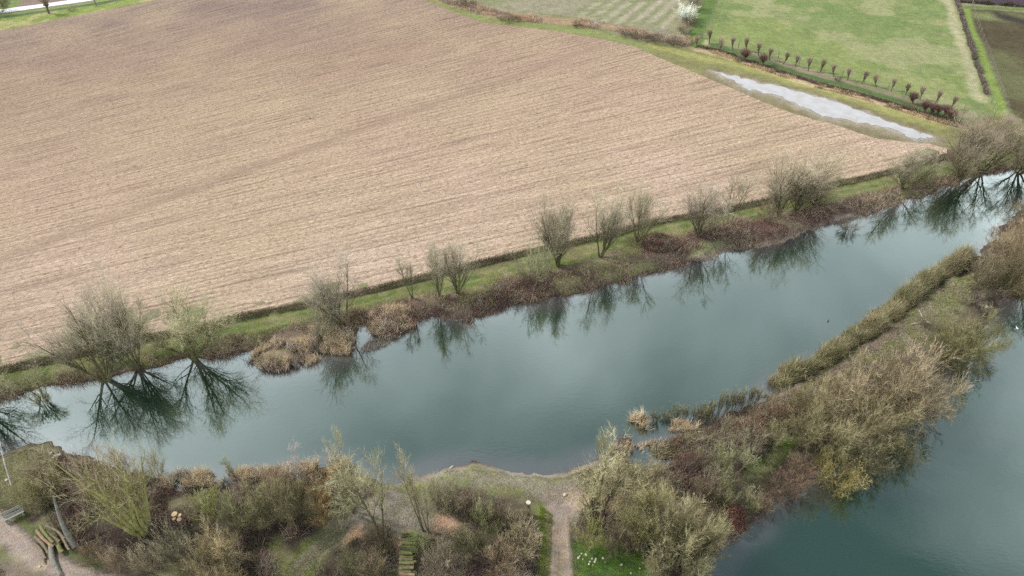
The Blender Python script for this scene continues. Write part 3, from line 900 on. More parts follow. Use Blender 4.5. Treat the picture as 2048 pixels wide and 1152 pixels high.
# far bank row, left to right ------------------------------------------------
plant('broad', -45, 812, 700, 190, "bare willow on the far bank, cut by the left edge of the picture", group=NB, tint=(.95, 1, .8))
plant('slim', 75, 785, 728, 80, "small thin bare willow at the far left waterside, shortest of the far bank row", group=NB, tint=(1, 1.05, .8))
plant('broad', 205, 752, 590, 190, "wide bare tree on the far left bank with grey crown leaning over the ploughed field", group=NB, tint=(.95, .9, .92), v=0)
plant('broad', 272, 728, 566, 150, "tall bare tree with several steep stems, in the middle of the far left trio", group=NB, tint=(.95, .98, .85), v=1)
plant('broad', 385, 708, 582, 165, "bare tree with yellowish hanging twigs, last of the far left trio", group=NB, tint=(1.05, 1.1, .8), v=2)
plant('vase', 690, 650, 515, 92, "pale bare tree behind the golden reeds of the far bank, field showing through its crown", group=NB, tint=(1.0, .95, .95))
plant('bush', 655, 670, 600, 60, "greenish mossy small tree below the pale tree, at the root of the reed spit", cat="bush", tint=(.95, 1.05, .8))
plant('slim', 825, 596, 505, 48, "slender thin tree standing alone between the reed spit trees and the double tree", group=NB, tint=(.9, .95, .8))
plant('vase', 878, 592, 482, 65, "left half of the pair of light bare trees beside the green ride", group=NB, tint=(1, 1, .88))
plant('vase', 915, 586, 478, 62, "right half of the pair of light bare trees beside the green ride", group=NB, tint=(1, .97, .9))
plant('bush', 1070, 562, 470, 75, "pale green small tree at the left foot of the densest bank tree", cat="bush", tint=(1.0, 1.12, .85))
plant('vase', 1116, 533, 398, 88, "densest dark brown bare tree of the far bank with tight fan of stems", group=NB, tint=(.85, .82, .72), v=3)
plant('vase', 1118, 530, 412, 70, "second stem cluster standing inside the densest bank tree", group=NB, tint=(.85, .84, .74), v=1)
plant('vase', 1200, 514, 376, 72, "tall open bare tree just right of the densest bank tree", group=NB, tint=(.9, .9, .8))
plant('vase', 1275, 490, 374, 76, "open bare tree rising behind the round dark red bramble mound", group=NB, tint=(.95, .95, .8))
plant('vase', 1396, 472, 366, 82, "grey brown bare tree right of the bramble mound, its base in purple scrub", group=NB, tint=(.85, .8, .78))
plant('slim', 1455, 457, 345, 58, "slim tree leaning right beside the grey brown one over the ride", group=NB, tint=(.9, .9, .78))
plant('vase', 1558, 432, 325, 88, "left clump of the broad triple tree near the middle of the far bank's right half", group=NB, tint=(.85, .8, .72))
plant('vase', 1592, 425, 312, 95, "tallest middle clump of the broad triple tree on the far bank", group=NB, tint=(.86, .82, .72))
plant('vase', 1630, 410, 322, 95, "right clump of the broad triple tree on the far bank", group=NB, tint=(.9, .84, .74))
plant('bush', 1540, 442, 400, 60, "dark low bush at the foot of the broad triple tree", cat="bush", tint=(.75, .65, .6))
plant('bush', 1605, 400, 365, 80, "grey low bush behind the broad triple tree next to the field edge", cat="bush", tint=(.8, .78, .68))
plant('vase', 1805, 378, 298, 96, "bushy grey green tree near the corner of the ploughed field", group=NB, tint=(.85, .85, .75))
plant('bush', 1830, 372, 325, 80, "dense bush under the grey green tree near the field corner", cat="bush", tint=(.75, .75, .6))
plant('broad', 1922, 352, 238, 120, "large dark bare tree with forked stems at the right end of the far bank", group=NB, tint=(.72, .68, .6), barktint=(.5, .45, .4), v=1)
plant('broad', 1965, 338, 232, 130, "brown bare tree crowded against the large dark one at the right end", group=NB, tint=(.72, .64, .58), barktint=(.5, .45, .4), v=2)
plant('broad', 2038, 338, 245, 120, "dark bare tree cut by the right edge of the picture above the pond's far corner", group=NB, tint=(.68, .64, .52), barktint=(.45, .42, .38), v=0)
plant('thicket', 1985, 275, 232, 110, "brown thicket behind the right end trees below the dark field", cat="bush", tint=(.75, .62, .55))
plant('bush', 1700, 452, 425, 40, "small brown bush at the pale sandy landing", cat="bush", tint=(.8, .7, .6))
plant('bush', 1265, 487, 470, 45, "dark low bush left of the bramble mound top", cat="bush", tint=(.7, .6, .5))

# pollard row -------------------------------------------------------------
PG = "pollard willows along the pasture fence"
pol = [(150, 275), (225, 250), (293, 305), (365, 285), (437, 295), (508, 320), (573, 345), (648, 370), (722, 382), (795, 408), (868, 413), (945, 440), (1022, 460),
       (1105, 482), (1187, 502), (1272, 525), (1357, 548), (1438, 577), (1525, 598), (1617, 622)]
for i, (a, b) in enumerate(pol):
    px, py = 1340 + a / 2.88, b / 2.88
    plant('pollard', px, py, py - 25 - (3 if i in (2, 4) else 0) - (i * 7 % 4), 12 + (i * 5 % 5), "pollard willow with short trunk and brush crown in the long row below the pasture", group=PG, name="pollard_willow", tint=((1, .95, .9), (.8, .76, .7), (1.1, 1.05, .98))[i % 3], tilt=.14)
PG2 = "low red brown pollards on the ditch side"
for a, b, w, lab in [(422, 352, 26, "squat dark pollard on the ditch bank near the top left of the row"), (535, 380, 24, "dark round pollard standing alone on the ditch bank"),
                     (1400, 600, 24, "leftmost red brown pollard of the clump at the row's right end"), (1465, 650, 26, "second red brown pollard of the right end clump, nearly touching the third"),
                     (1492, 658, 24, "third red brown pollard of the right end clump"), (1530, 668, 18, "thin pollard between the joined pair and the last two of the clump"),
                     (1568, 672, 22, "last but one red brown pollard of the right end clump"), (1615, 702, 28, "biggest and last red brown pollard, beside the large dark trees")]:
    px, py = 1340 + a / 2.88, b / 2.88
    plant('lowpollard', px, py, py - 26, w * .72, lab, group=PG2, name="pollard_willow", tint=(1.0, .84, .8))
plant('bush', 1340 + 405 / 2.88, 355 / 2.88, 110, 22, "dark bush touching the squat pollard on the ditch bank", cat="bush", tint=(.5, .5, .45))
plant('bush', 1340 + 965 / 2.88, 468 / 2.88, 151, 14, "tiny dark bush between ditch and pollard row", cat="bush", tint=(.6, .55, .5))
plant('bush', 1340 + 1375 / 2.88, 625 / 2.88, 206, 28, "dark bush at the left foot of the red brown pollard clump", cat="bush", tint=(.6, .52, .45))

# far shrubs --------------------------------------------------------------
for a, b, tp, w, lab, tn in [(205, 28, -20, 90, "dark bush at the top left corner beyond the road", None)]:
    pass
plant('thicket', 0, 26, -18, 50, "dark round tree cut by the top left corner beside the pale road", tint=(.45, .45, .38))
plant('pollard', 98, 27, -14, 24, "small pollard tree with a brush crown beside the pale road", name="pollard_willow", tint=(1.1, 1.05, .95))
plant('bush', 145, 22, 13, 20, "flat grey bush in the verge between road and field", cat="bush", tint=(1.0, .95, .95))
plant('bush', 1370, 38, 8, 44, "white blossoming bush at the head of the grass lane", cat="bush", tint=(2.6, 2.9, 3.3), name="blossoming_bush")
plant('bush', 1372, 44, 14, 36, "second white blossom mound at the lower side of the blossoming bush", cat="bush", tint=(2.4, 2.8, 3.2), name="blossoming_bush")
FS = "grey bushes along the strip beyond the ploughed field"
for px, py, tp, w, lab in [(1016, 42, 24, 44, "grey brown bush, first in the reed strip beyond the ploughed field"), (1153, 53, 39, 22, "small lone grey bush in the middle of the reed strip"),
                           (1253, 70, 54, 40, "dark bush left of the dense dark clump in the reed strip"), (1280, 77, 60, 46, "middle bush of the dense dark clump in the reed strip"),
                           (1310, 84, 66, 46, "right bush of the dense dark clump in the reed strip"), (1345, 91, 70, 34, "round dark bush at the corner where the reed strip meets the lane"),
                           (1368, 68, 44, 30, "grey bush directly below the white blossom at the lane"), (1378, 50, 26, 32, "grey bush right below the blossom on the lane side"), (1385, 20, -14, 36, "grey bush above the white blossom at the top edge"),
                           (930, 14, -6, 50, "brown bush at the top edge left of the reed strip")]:
    plant('bush', px, py, tp, w, lab, cat="bush", tint=(.66, .56, .56), group=FS)

# south side plants ---------------------------------------------------------
S = "south"
plant('giant', 290, 1066, 878, 165, "giant many stemmed willow leaning toward the pond in the left foreground", tint=(1, 1.02, .8), v=0)
plant('giant', 270, 1050, 905, 110, "inner stems of the giant foreground willow, pinkish tips over the water", tint=(1.05, .95, .85), v=1)
plant('thicket', 105, 995, 940, 84, "olive thicket in the left foreground behind the log pile", cat="bush", tint=(1.0, 1.0, .72))
plant('bush', 62, 1000, 950, 66, "yellow olive bush beside the bend of the left track", cat="bush", tint=(1.05, 1.1, .68))
plant('bush', 180, 985, 915, 90, "purplish twiggy bush at the left pond edge", cat="bush", tint=(1.05, .85, .82))
plant('thicket', 100, 955, 905, 60, "thin lilac bush touching the water at the left grassy point", cat="bush", tint=(1.05, .95, .9))
plant('bush', 240, 940, 880, 70, "pink tipped small tree at the shore left of the reed edge", cat="bush", tint=(1.15, .95, .85))
plant('bush', 310, 950, 885, 66, "pale straw coloured small tree leaning over the water near the giant willow", cat="bush", tint=(1.25, 1.12, .85))
plant('bush', 350, 1118, 1052, 70, "pale grey starburst bush right of the giant willow's foot", cat="bush", tint=(1.15, 1.12, .98))
plant('bush', 300, 1140, 1078, 60, "small light grey bush near the bottom edge below the starburst bush", cat="bush", tint=(1.25, 1.15, 1.05))
plant('bush', 240, 1140, 1095, 50, "pinkish grey bush at the bottom edge beside the left track", cat="bush", tint=(1.2, 1.0, .95))
plant('bush', 190, 1125, 1085, 60, "dark brown bramble bush between the log pile and the starburst bush", cat="bush", tint=(.75, .6, .45))
plant('bush', 425, 1035, 965, 80, "bright yellow green bush left of the big olive thicket", cat="bush", tint=(1.15, 1.3, .6))
plant('bush', 485, 1050, 975, 90, "green tinted bush between the yellow green bush and the big olive thicket", cat="bush", tint=(.95, 1.05, .68))
plant('thicket', 548, 1045, 962, 112, "big dense olive thicket left of the middle grass track", cat="bush", tint=(.85, .9, .65))
plant('thicket', 600, 1035, 955, 95, "right part of the big olive thicket, browner, beside the reeds", cat="bush", tint=(.85, .82, .62))
plant('birch', 600, 975, 902, 46, "small white stemmed birch among the reeds of the south shore", name="birch_tree")
plant('bush', 650, 1010, 945, 50, "rusty orange bush right of the small birch", cat="bush", tint=(1.2, .85, .5))
plant('bush', 645, 1050, 1005, 50, "golden brown bush at the head of the middle grass track", cat="bush", tint=(1.25, .9, .55))
plant('bush', 560, 985, 948, 50, "reddish brown bush on the reedy shore left of the birch", cat="bush", tint=(1.0, .7, .55))
plant('thicket', 455, 1150, 1060, 120, "straw coloured sprawling bush at the bottom edge, left of the middle track", cat="bush", tint=(1.3, 1.15, .85))
plant('bush', 400, 1130, 1075, 80, "pale tangle at the bottom edge right of the starburst bush", cat="bush", tint=(1.3, 1.2, 1.0))
plant('oaky', 702, 1025, 903, 105, "light bare tree with dark forked trunk standing by the middle track", tint=(1.0, 1.0, .8))
plant('oaky', 765, 1078, 908, 120, "light green bare tree leaning left over the dark burrow mound", tint=(1.0, 1.02, .78))
plant('slim', 692, 955, 855, 40, "thin wispy yellow tree rising over the pond at the end of the reeds", tint=(1.2, 1.2, .85))
plant('slim', 470, 945, 905, 36, "wispy green sapling standing over the water among reeds", tint=(1.0, 1.05, .85))
plant('slim', 848, 1062, 905, 62, "slender bare tree leaning left with round pale top beside the sawdust heap", tint=(1.1, 1.05, .9), v=1)
plant('slim', 858, 1062, 950, 50, "shorter sister stem of the slender leaning tree by the sawdust heap", tint=(1.1, 1.1, .9), v=2)
plant('bush', 880, 1010, 940, 66, "grey green upright bush on the lawn behind the sawdust heap", cat="bush", tint=(1.0, 1.02, .85))
plant('bush', 905, 1020, 965, 70, "pale arching bush right of the slender leaning tree", cat="bush", tint=(1.1, 1.1, .95))
plant('bush', 945, 1030, 965, 66, "purple brown bush in the middle of the central thicket", cat="bush", tint=(.8, .66, .62))
plant('bush', 975, 1060, 985, 70, "olive green bush in the central thicket", cat="bush", tint=(.95, 1.08, .65))
plant('bush', 1005, 1050, 990, 60, "dark purplish bush at the right side of the central thicket", cat="bush", tint=(.82, .7, .66))
plant('bush', 1040, 1050, 1010, 50, "pinkish brush heap beside the standing stump", cat="bush", tint=(1.05, .85, .75))
plant('bush', 930, 1105, 1050, 70, "mossy olive bush below the sawdust heap", cat="bush", tint=(.95, 1.0, .68))
plant('bush', 980, 1100, 1045, 70, "dark olive bush over the blue shadowed hollow", cat="bush", tint=(.72, .75, .5))
plant('bush', 1040, 1110, 1050, 90, "pale beige tangled bush left of the straight track", cat="bush", tint=(1.3, 1.15, .95))
plant('bush', 1000, 1145, 1085, 90, "reddish beige tangle at the bottom edge left of the straight track", cat="bush", tint=(1.15, .9, .75))
plant('bush', 890, 1150, 1085, 90, "grey mauve tangle at the bottom edge right of the firewood stack", cat="bush", tint=(.95, .85, .82))
plant('bush', 838, 1100, 1062, 46, "fresh green bush at the head of the firewood stack", cat="bush", tint=(.95, 1.3, .6))
plant('bush', 760, 1100, 1040, 60, "dark burrow bush around the foot of the leaning green tree", cat="bush", tint=(.55, .45, .38))
plant('bush', 708, 1142, 1090, 66, "dark green tangled bush right of the middle track at the bottom", cat="bush", tint=(.7, .75, .5))
plant('bush', 745, 1150, 1098, 66, "brown tangled bush left of the firewood stack", cat="bush", tint=(.85, .72, .58))
# right of straight track
plant('oaky', 1182, 1062, 895, 120, "light bare tree with dark forked trunk right of the straight track", tint=(1.1, 1.08, .82), barktint=(.6, .6, .5), v=0)
plant('oaky', 1195, 1052, 925, 110, "second dark stemmed tree behind the sawdust patch, right of the straight track", tint=(1.1, 1.08, .82), barktint=(.6, .6, .5), v=1)
plant('bush', 1178, 1095, 1035, 72, "bright yellow green bush at the right side of the straight track", cat="bush", tint=(1.1, 1.2, .5))
plant('bush', 1225, 1105, 1045, 72, "dark brown bush beside the yellow green bush", cat="bush", tint=(.72, .62, .52))
plant('thicket', 1290, 1070, 985, 130, "yellow olive thicket left of the pale grey thicket", cat="bush", tint=(1.05, 1.08, .62))
plant('thicket', 1345, 1095, 990, 125, "pale grey green thicket, largest of the lower right foreground", cat="bush", tint=(1.12, 1.1, .86))
plant('thicket', 1390, 1090, 995, 120, "olive thicket at the lake side of the pale grey green thicket", cat="bush", tint=(1.0, 1.02, .72))
plant('thicket', 1350, 1150, 1070, 140, "pale olive thicket cut by the bottom edge at the lake", cat="bush", tint=(1.05, 1.08, .8))
plant('thicket', 1300, 1000, 945, 120, "grey thicket north of the pale olive thickets", cat="bush", tint=(1.05, 1.0, .78))
plant('bush', 1205, 890, 832, 36, "lone pale willow bush standing in the marsh water", cat="bush", tint=(1.25, 1.3, 1.0))
plant('bush', 1245, 960, 905, 66, "thin pale bush on the marsh edge right of the forked tree", cat="bush", tint=(1.1, 1.1, .85))
plant('bush', 1420, 985, 930, 80, "grey mauve bush above the pale orange stump", cat="bush", tint=(1.0, .92, .88))
plant('mossy', 1455, 955, 885, 100, "starburst olive bush at the end of the green path", cat="bush", tint=(.72, .78, 1.0))
plant('bush', 1490, 905, 850, 66, "blue grey bush left of the round olive bush", cat="bush", tint=(.95, .88, .86))
plant('bush', 1543, 890, 838, 62, "round olive bush on a dark mound by the green path", cat="bush", tint=(1.0, 1.05, .72))
plant('bush', 1400, 1010, 960, 70, "dark purple brown bush in the middle of the right foreground", cat="bush", tint=(.72, .58, .52))
plant('bush', 1440, 1010, 955, 60, "dark olive bush beside the pale stump", cat="bush", tint=(.7, .75, .5))
plant('bush', 1500, 1010, 965, 50, "pale olive bush above the rust red beech bush", cat="bush", tint=(1.1, 1.15, .8))
plant('bush', 1560, 985, 930, 90, "dark maroon bush on the lake bank below the big thickets", cat="bush", tint=(.75, .52, .5))
plant('bush', 1600, 955, 905, 80, "maroon brown bush on the lake bank under the yellow lichen tree", cat="bush", tint=(.75, .5, .45))
plant('bush', 1525, 1010, 975, 50, "small maroon bush right of the rust red beech bush", cat="bush", tint=(.8, .56, .5))
plant('bush', 1500, 860, 820, 80, "dark red brown bramble bush by the narrow shore", cat="bush", tint=(.7, .45, .38))
plant('bush', 1560, 845, 800, 80, "red brown bramble bush left of the tall thickets", cat="bush", tint=(.75, .52, .42))
# the big thickets on the peninsula
BT = "big bare thickets on the narrow land between pond and lake"
plant('thicket', 1610, 850, 765, 120, "brown thicket at the left side of the peninsula's tall group", cat="bush", tint=(.85, .8, .6), group=BT)
plant('thicket', 1640, 900, 800, 140, "olive grey thicket near the green path's upper end", cat="bush", tint=(.95, .93, .68), group=BT)
plant('thicket', 1690, 860, 755, 150, "reddish tan thicket in the upper middle of the tall group", cat="bush", tint=(.98, .88, .72), group=BT)
plant('thicket', 1720, 920, 810, 150, "dark olive thicket hanging over the lake shadow", cat="bush", tint=(.8, .78, .58), group=BT)
plant('thicket', 1778, 810, 685, 165, "tall pinkish brown thicket, highest crown of the peninsula", cat="bush", tint=(1.02, .9, .8), group=BT)
plant('thicket', 1825, 828, 722, 140, "tan thicket with fine pink twigs reaching over the lake", cat="bush", tint=(1.0, .9, .76), group=BT)
plant('thicket', 1775, 878, 780, 130, "olive brown thicket overhanging the lake at the right of the group", cat="bush", tint=(.85, .83, .58), group=BT)
plant('thicket', 1735, 790, 710, 130, "light pink brown thicket at the upper left of the tallest crown", cat="bush", tint=(1.02, .93, .8), group=BT)
plant('thicket', 1660, 810, 745, 110, "low tan thicket next to the long shore hedge", cat="bush", tint=(.98, .88, .74), group=BT)
plant('thicket', 1915, 725, 640, 110, "dark olive round bush at the lake's upper shore", cat="bush", tint=(.68, .72, .45), group=BT)
plant('thicket', 1955, 690, 620, 90, "dark olive bush right of the round one, touching the lake", cat="bush", tint=(.66, .72, .45), group=BT)
plant('thicket', 1890, 700, 640, 80, "paler olive bush at the left shoulder of the dark round bush", cat="bush", tint=(.85, .85, .58), group=BT)
plant('mossy', 1680, 965, 905, 90, "yellow lichen covered small tree drooping over the lake", cat="bush", tint=(1.0, .85, .8), barktint=(1.1, .95, .8))
plant('mossy', 1655, 935, 880, 60, "yellow green lichened bush above the drooping yellow tree", cat="bush", tint=(.9, .85, .7))
plant('bare', 1975, 520, 455, 60, "dead bare tree with crooked branches at the tip by the right edge", tint=(1.0, .85, .8), v=0)
plant('thicket', 2010, 520, 440, 120, "brown thicket on the right edge above the lake's arm", cat="bush", tint=(.95, .75, .62), group=BT)
plant('thicket', 2000, 575, 490, 110, "grey brown thicket on the right edge behind the grassy clearing", cat="bush", tint=(.85, .75, .65), group=BT)
plant('thicket', 2045, 585, 500, 100, "dark olive thicket cut by the right edge above the lake's arm", cat="bush", tint=(.62, .65, .42), group=BT)
plant('bush', 1955, 560, 515, 60, "grey twiggy bush beside the narrow backwater", cat="bush", tint=(.85, .75, .68))
plant('bush', 2050, 425, 395, 50, "small bush on the right edge over the pond's far corner", cat="bush", tint=(.95, .9, .7))
plant('bush', 1852, 655, 620, 36, "grey dead twig bush on the grassy clearing", cat="bush", tint=(1.0, .95, .85))

# shrubs standing in the water
WS = "leafless shrubs standing in the shallow water off the marsh"
for i, (px, py, tp) in enumerate([(1290, 838, 808), (1312, 832, 800), (1335, 828, 798), (1352, 826, 795), (1372, 826, 790), (1390, 826, 790), (1400, 836, 800), (1420, 834, 795), (1440, 815, 770), (1455, 812, 772), (1470, 810, 770), (1486, 808, 765), (1500, 802, 762),
                                  (1425, 812, 778), (1410, 818, 785), (1512, 796, 765)]):
    o = plant('upright', px, py, tp + random.randint(-4, 8), 15 + (i * 5 % 4) * 4, "small dark leafless shrub standing in the shallow water off the marsh", cat="shrub", tint=(.95, .9, .7), group=WS)
for px, py, tp, lab in [(85, 800, 765, "few thin shoots at the far left waterline"), (1008, 935, 905, None)][:1]:
    plant('upright', px, py, tp, 40, lab, cat="shrub", tint=(1.1, 1.1, .8))

# ------------------------------------------------------------------ scattered ground cover
SHADOWED = []


def sample_poly(poly, n, r):
    out = []
    x0, y0 = poly.min(0); x1, y1 = poly.max(0)
    tot = 0
    while tot < n:
        X = r.uniform(x0, x1, n * 2); Y = r.uniform(y0, y1, n * 2)
        k = inside(poly, X, Y)
        out.append(np.stack([X[k], Y[k]], 1)); tot += k.sum()
    return np.concatenate(out)[:n]


def sample_line(pts, width, n, r):
    pts = np.asarray(pts); seg = np.linalg.norm(np.diff(pts, axis=0), axis=1); c = np.concatenate([[0], np.cumsum(seg)])
    s = r.uniform(0, c[-1], n); i = np.clip(np.searchsorted(c, s) - 1, 0, len(seg) - 1); f = ((s - c[i]) / seg[i])[:, None]
    P = pts[i] * (1 - f) + pts[i + 1] * f
    d = (pts[i + 1] - pts[i]) / seg[i][:, None]
    return P + np.stack([-d[:, 1], d[:, 0]], 1) * (r.uniform(-.5, .5, n) * width)[:, None]


def blades(P, h, w, spread, cols, r, bend=.3, zc=None, dome=False, var=.2):
    """P (N,2) positions -> ribbon arrays"""
    N = len(P)
    z = ground_at(P[:, 0], P[:, 1]) if zc is None else zc
    A = np.column_stack([P, z - .03])
    a = r.uniform(0, 2 * math.pi, N); s = np.abs(r.normal(0, spread, N))
    D = norm(np.stack([np.cos(a) * s, np.sin(a) * s, np.ones(N)], 1))
    L = h * r.uniform(.55, 1.15, N)
    B = A + D * (L * .55)[:, None]
    D2 = norm(D + np.stack([np.cos(a + r.normal(0, .6, N)), np.sin(a + r.normal(0, .6, N)), np.full(N, -.1)], 1) * bend)
    Cc = B + D2 * (L * .45)[:, None]
    v, q, t = ribbons(A, B, Cc, w, r)
    c = cols * (1 + r.normal(0, var, (N, 1)))
    cc = np.repeat(c[:, None], 5, 1) * np.array([.6, .6, 1, 1, 1.2])[None, :, None]  # feet darkened, tips lightened: shading painted into the blades
    return v, q, t, np.clip(cc.reshape(-1, 3), .01, .9)


def merge(lst):
    off = 0; V = []; Q = []; T = []; Cc = []
    for v, q, t, c in lst:
        V.append(v); Q.append(q + off); T.append(t + off); Cc.append(c); off += len(v)
    return np.concatenate(V), np.concatenate(Q), np.concatenate(T), np.concatenate(Cc)


def stuff(name, lst, label, cat):
    v, q, t, c = merge(lst)
    me = mesh_np(name, v, q, t, c, M_VEG)
    return tag(link(name, me), label, cat, None, "stuff")


def palette(P, r, entries, scale=3.0, o=0.0):
    """choose colour by patchy noise; entries = list of colours"""
    n = len(entries)
    f = fbm(P[:, 0], P[:, 1], scale, o, 3) + r.normal(0, .045, len(P))
    rk = np.clip((f - .3) / .4, 0, .9999)
    i = (rk * n).astype(int)
    return np.asarray(entries)[i]


def clumps(poly, ncl, per, r, rad=.5, minsd=.15, keep=None):
    c = sample_poly(poly, ncl, r)
    sd = shore_dist(c[:, 0], c[:, 1]); m = sd > minsd
    if keep is not None: m &= keep(c)
    c = c[m]
    hh = r.uniform(.6, 1.4, len(c))
    P = np.repeat(c, per, 0) + r.normal(0, rad * .45, (len(c) * per, 2)) * np.repeat(hh, per)[:, None]
    return P, np.repeat(hh, per), np.repeat(c, per, 0)


PB = (.20, .135, .12); PT = (.50, .41, .28); PO = (.30, .30, .15); PG_ = (.36, .31, .25); PR = (.27, .155, .115); PPK = (.44, .34, .30); PD = (.13, .11, .085)

r = np.random.default_rng(5)
# north bank scrub: everything between the ride and the water
NBP = GP([(-250, 838), (0, 775), (130, 748), (270, 719), (420, 683), (520, 668), (600, 648), (700, 624), (850, 592), (1000, 563), (1100, 537), (1200, 511), (1300, 485), (1400, 461), (1500, 438),
          (1600, 422), (1700, 398), (1850, 362), (1950, 340), (2060, 316), (2300, 270), (2300, 310), (2060, 350), (1949, 360), (1860, 396), (1718, 441), (1513, 504), (1382, 530), (1208, 575), (1057, 610), (942, 650), (832, 660),
          (790, 680), (700, 714), (620, 731), (560, 748), (510, 742), (480, 708), (383, 720), (273, 743), (91, 783), (-60, 820), (-250, 862)])
P, hh, cc = clumps(NBP, 5200, 26, r, .75, .05)
hn = fbm(cc[:, 0], cc[:, 1], 3.2, 60, 3)
col = palette(cc, r, [PB, PR, PG_, PT, PR, PB, PT, PPK, PO, PR, PB], 3.0, 61)
m = r.random(len(P)) < sstep(.22, .46, hn) * .9 + .10
m &= ~inside(GP([(505, 697), (600, 687), (700, 685), (715, 700), (650, 720), (560, 755), (500, 745)]), P[:, 0], P[:, 1])
for sp_ in (GP([(1370, 505), (1425, 494), (1445, 503), (1400, 522), (1370, 525)]), GP([(1655, 450), (1680, 425), (1730, 420), (1725, 442), (1680, 456)])):
    m &= ~inside(sp_, P[:, 0], P[:, 1])
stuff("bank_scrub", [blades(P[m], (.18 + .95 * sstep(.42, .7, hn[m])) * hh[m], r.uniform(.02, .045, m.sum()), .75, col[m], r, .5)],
      "tangled brown and purple bramble and dry grass between the green ride and the pond", "scrub")
# hanging fringe along the north waterline
WL = POND_W[1:64]
P = sample_line(WL, 1.3, 15000, r); sdv = shore_dist(P[:, 0], P[:, 1]); P = P[(sdv > -.25)]
col = palette(P, r, [PD, PB, PR, PT, PG_, PD], 2.0, 63)
stuff("waterside_fringe", [blades(P, np.full(len(P), .5), r.uniform(.02, .04, len(P)), .7, col, r, .7, np.maximum(ground_at(P[:, 0], P[:, 1]), WZ))], "dark twiggy fringe hanging along the far waterline", "scrub")
# bramble mound
bx, by = G(1320, 488)
a = r.uniform(0, 6.28, 9000); q_ = np.sqrt(r.random(9000)); P = np.stack([bx + np.cos(a) * q_ * 2.6, by + np.sin(a) * q_ * 1.7], 1)
zc = ground_at(P[:, 0], P[:, 1]) + .75 * (1 - q_ ** 2) * (.3 + 1.2 * noise(P[:, 0], P[:, 1], .9, 66))
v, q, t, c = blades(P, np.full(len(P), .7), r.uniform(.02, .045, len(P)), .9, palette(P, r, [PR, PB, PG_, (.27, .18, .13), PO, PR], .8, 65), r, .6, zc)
o = link("bramble_mound", mesh_np("bramble_mound", v, q, t, c, M_VEG))
tag(o, "round dark red bramble mound on the far bank beside the green ride", "bramble")

# dry reeds
RD = []


def reedpatch(pts, n, h, cols, gate=.55, sp=.3):
    poly = GP(pts, WZ)
    P = sample_poly(poly, int(n * .6), r)
    k = noise(P[:, 0], P[:, 1], 1.1, 71) + .35 * noise(P[:, 0], P[:, 1], .4, 75) > gate
    P = P[k]
    z = np.maximum(ground_at(P[:, 0], P[:, 1]), WZ)
    RD.append(blades(P, np.full(len(P), h) * (.55 + .8 * noise(P[:, 0], P[:, 1], .9, 72)), r.uniform(.022, .045, len(P)), sp, palette(P, r, cols, 1.4, 73), r, .45, z))


GOLD = [(.58, .46, .30), (.72, .60, .43), (.64, .50, .34), (.48, .37, .26), (.78, .68, .52)]
reedpatch([(513, 700), (600, 690), (660, 680), (705, 690), (700, 712), (655, 712), (620, 732), (592, 738), (560, 748), (524, 742), (505, 722)], 17000, 1.0, GOLD + [PR, PG_], .36)
reedpatch([(742, 638), (780, 630), (828, 634), (832, 655), (806, 664), (788, 676), (768, 680), (744, 668)], 9000, 1.1, GOLD + [PR], .40, sp=.4)
reedpatch([(720, 700), (740, 680), (800, 672), (805, 680), (760, 696), (735, 705)], 1800, .5, [(.5, .42, .33), (.4, .32, .25)], sp=.8)
reedpatch([(620, 665), (700, 655), (712, 690), (640, 700)], 6000, .9, GOLD + [PG_, PR], .38)
reedpatch([(1256, 842), (1272, 830), (1292, 838), (1286, 852), (1300, 862), (1272, 858)], 1100, 1.2, GOLD, sp=.5)
reedpatch([(1325, 842), (1370, 842), (1400, 850), (1390, 866), (1340, 866)], 1800, .9, GOLD + [PR])
reedpatch([(1240, 880), (1262, 878), (1268, 905), (1235, 918), (1210, 905)], 1500, 1.0, GOLD + [PB])
reedpatch([(1268, 892), (1325, 878), (1335, 900), (1290, 915)], 1900, .8, GOLD + [PG_, PB])
reedpatch([(320, 965), (360, 945), (480, 940), (640, 925), (700, 918), (700, 940), (640, 948), (560, 965), (470, 978), (400, 978), (330, 990)], 9500, 1.15, GOLD + [PG_], sp=.35)
reedpatch([(630, 935), (680, 930), (660, 990), (668, 1030), (640, 1040), (640, 980)], 4200, 1.0, [(.40, .24, .11), (.46, .31, .16), (.25, .15, .08)])
reedpatch([(1700, 440), (1760, 415), (1800, 410), (1830, 395), (1800, 385), (1720, 415)], 2200, .6, [PT, PPK, PG_])
reedpatch([(880, 600), (1000, 575), (1060, 590), (1055, 603), (960, 628), (880, 630)], 4200, .7, [PT, PO, PR, PG_])
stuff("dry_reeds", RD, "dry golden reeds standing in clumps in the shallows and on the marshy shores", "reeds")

# low hedge between field and ride
P = sample_line(GP(HEDGE), 1.25, 42000, r)
k = noise(P[:, 0], P[:, 1], 2.5, 80) > .18; P = P[k]
h = .2 + .55 * fbm(P[:, 0], P[:, 1], 3, 81)
v, q, t, c = blades(P, h, r.uniform(.02, .04, len(P)), .5, palette(P, r, [(.17, .155, .09), (.27, .235, .16), (.20, .20, .10), (.30, .25, .18), (.15, .13, .08)], 2.5, 82), r, .4)
tag(link("field_hedge", mesh_np("field_hedge", v, q, t, c, M_VEG)), "low brown green hedge bank between the ploughed field and the green ride", "hedge")

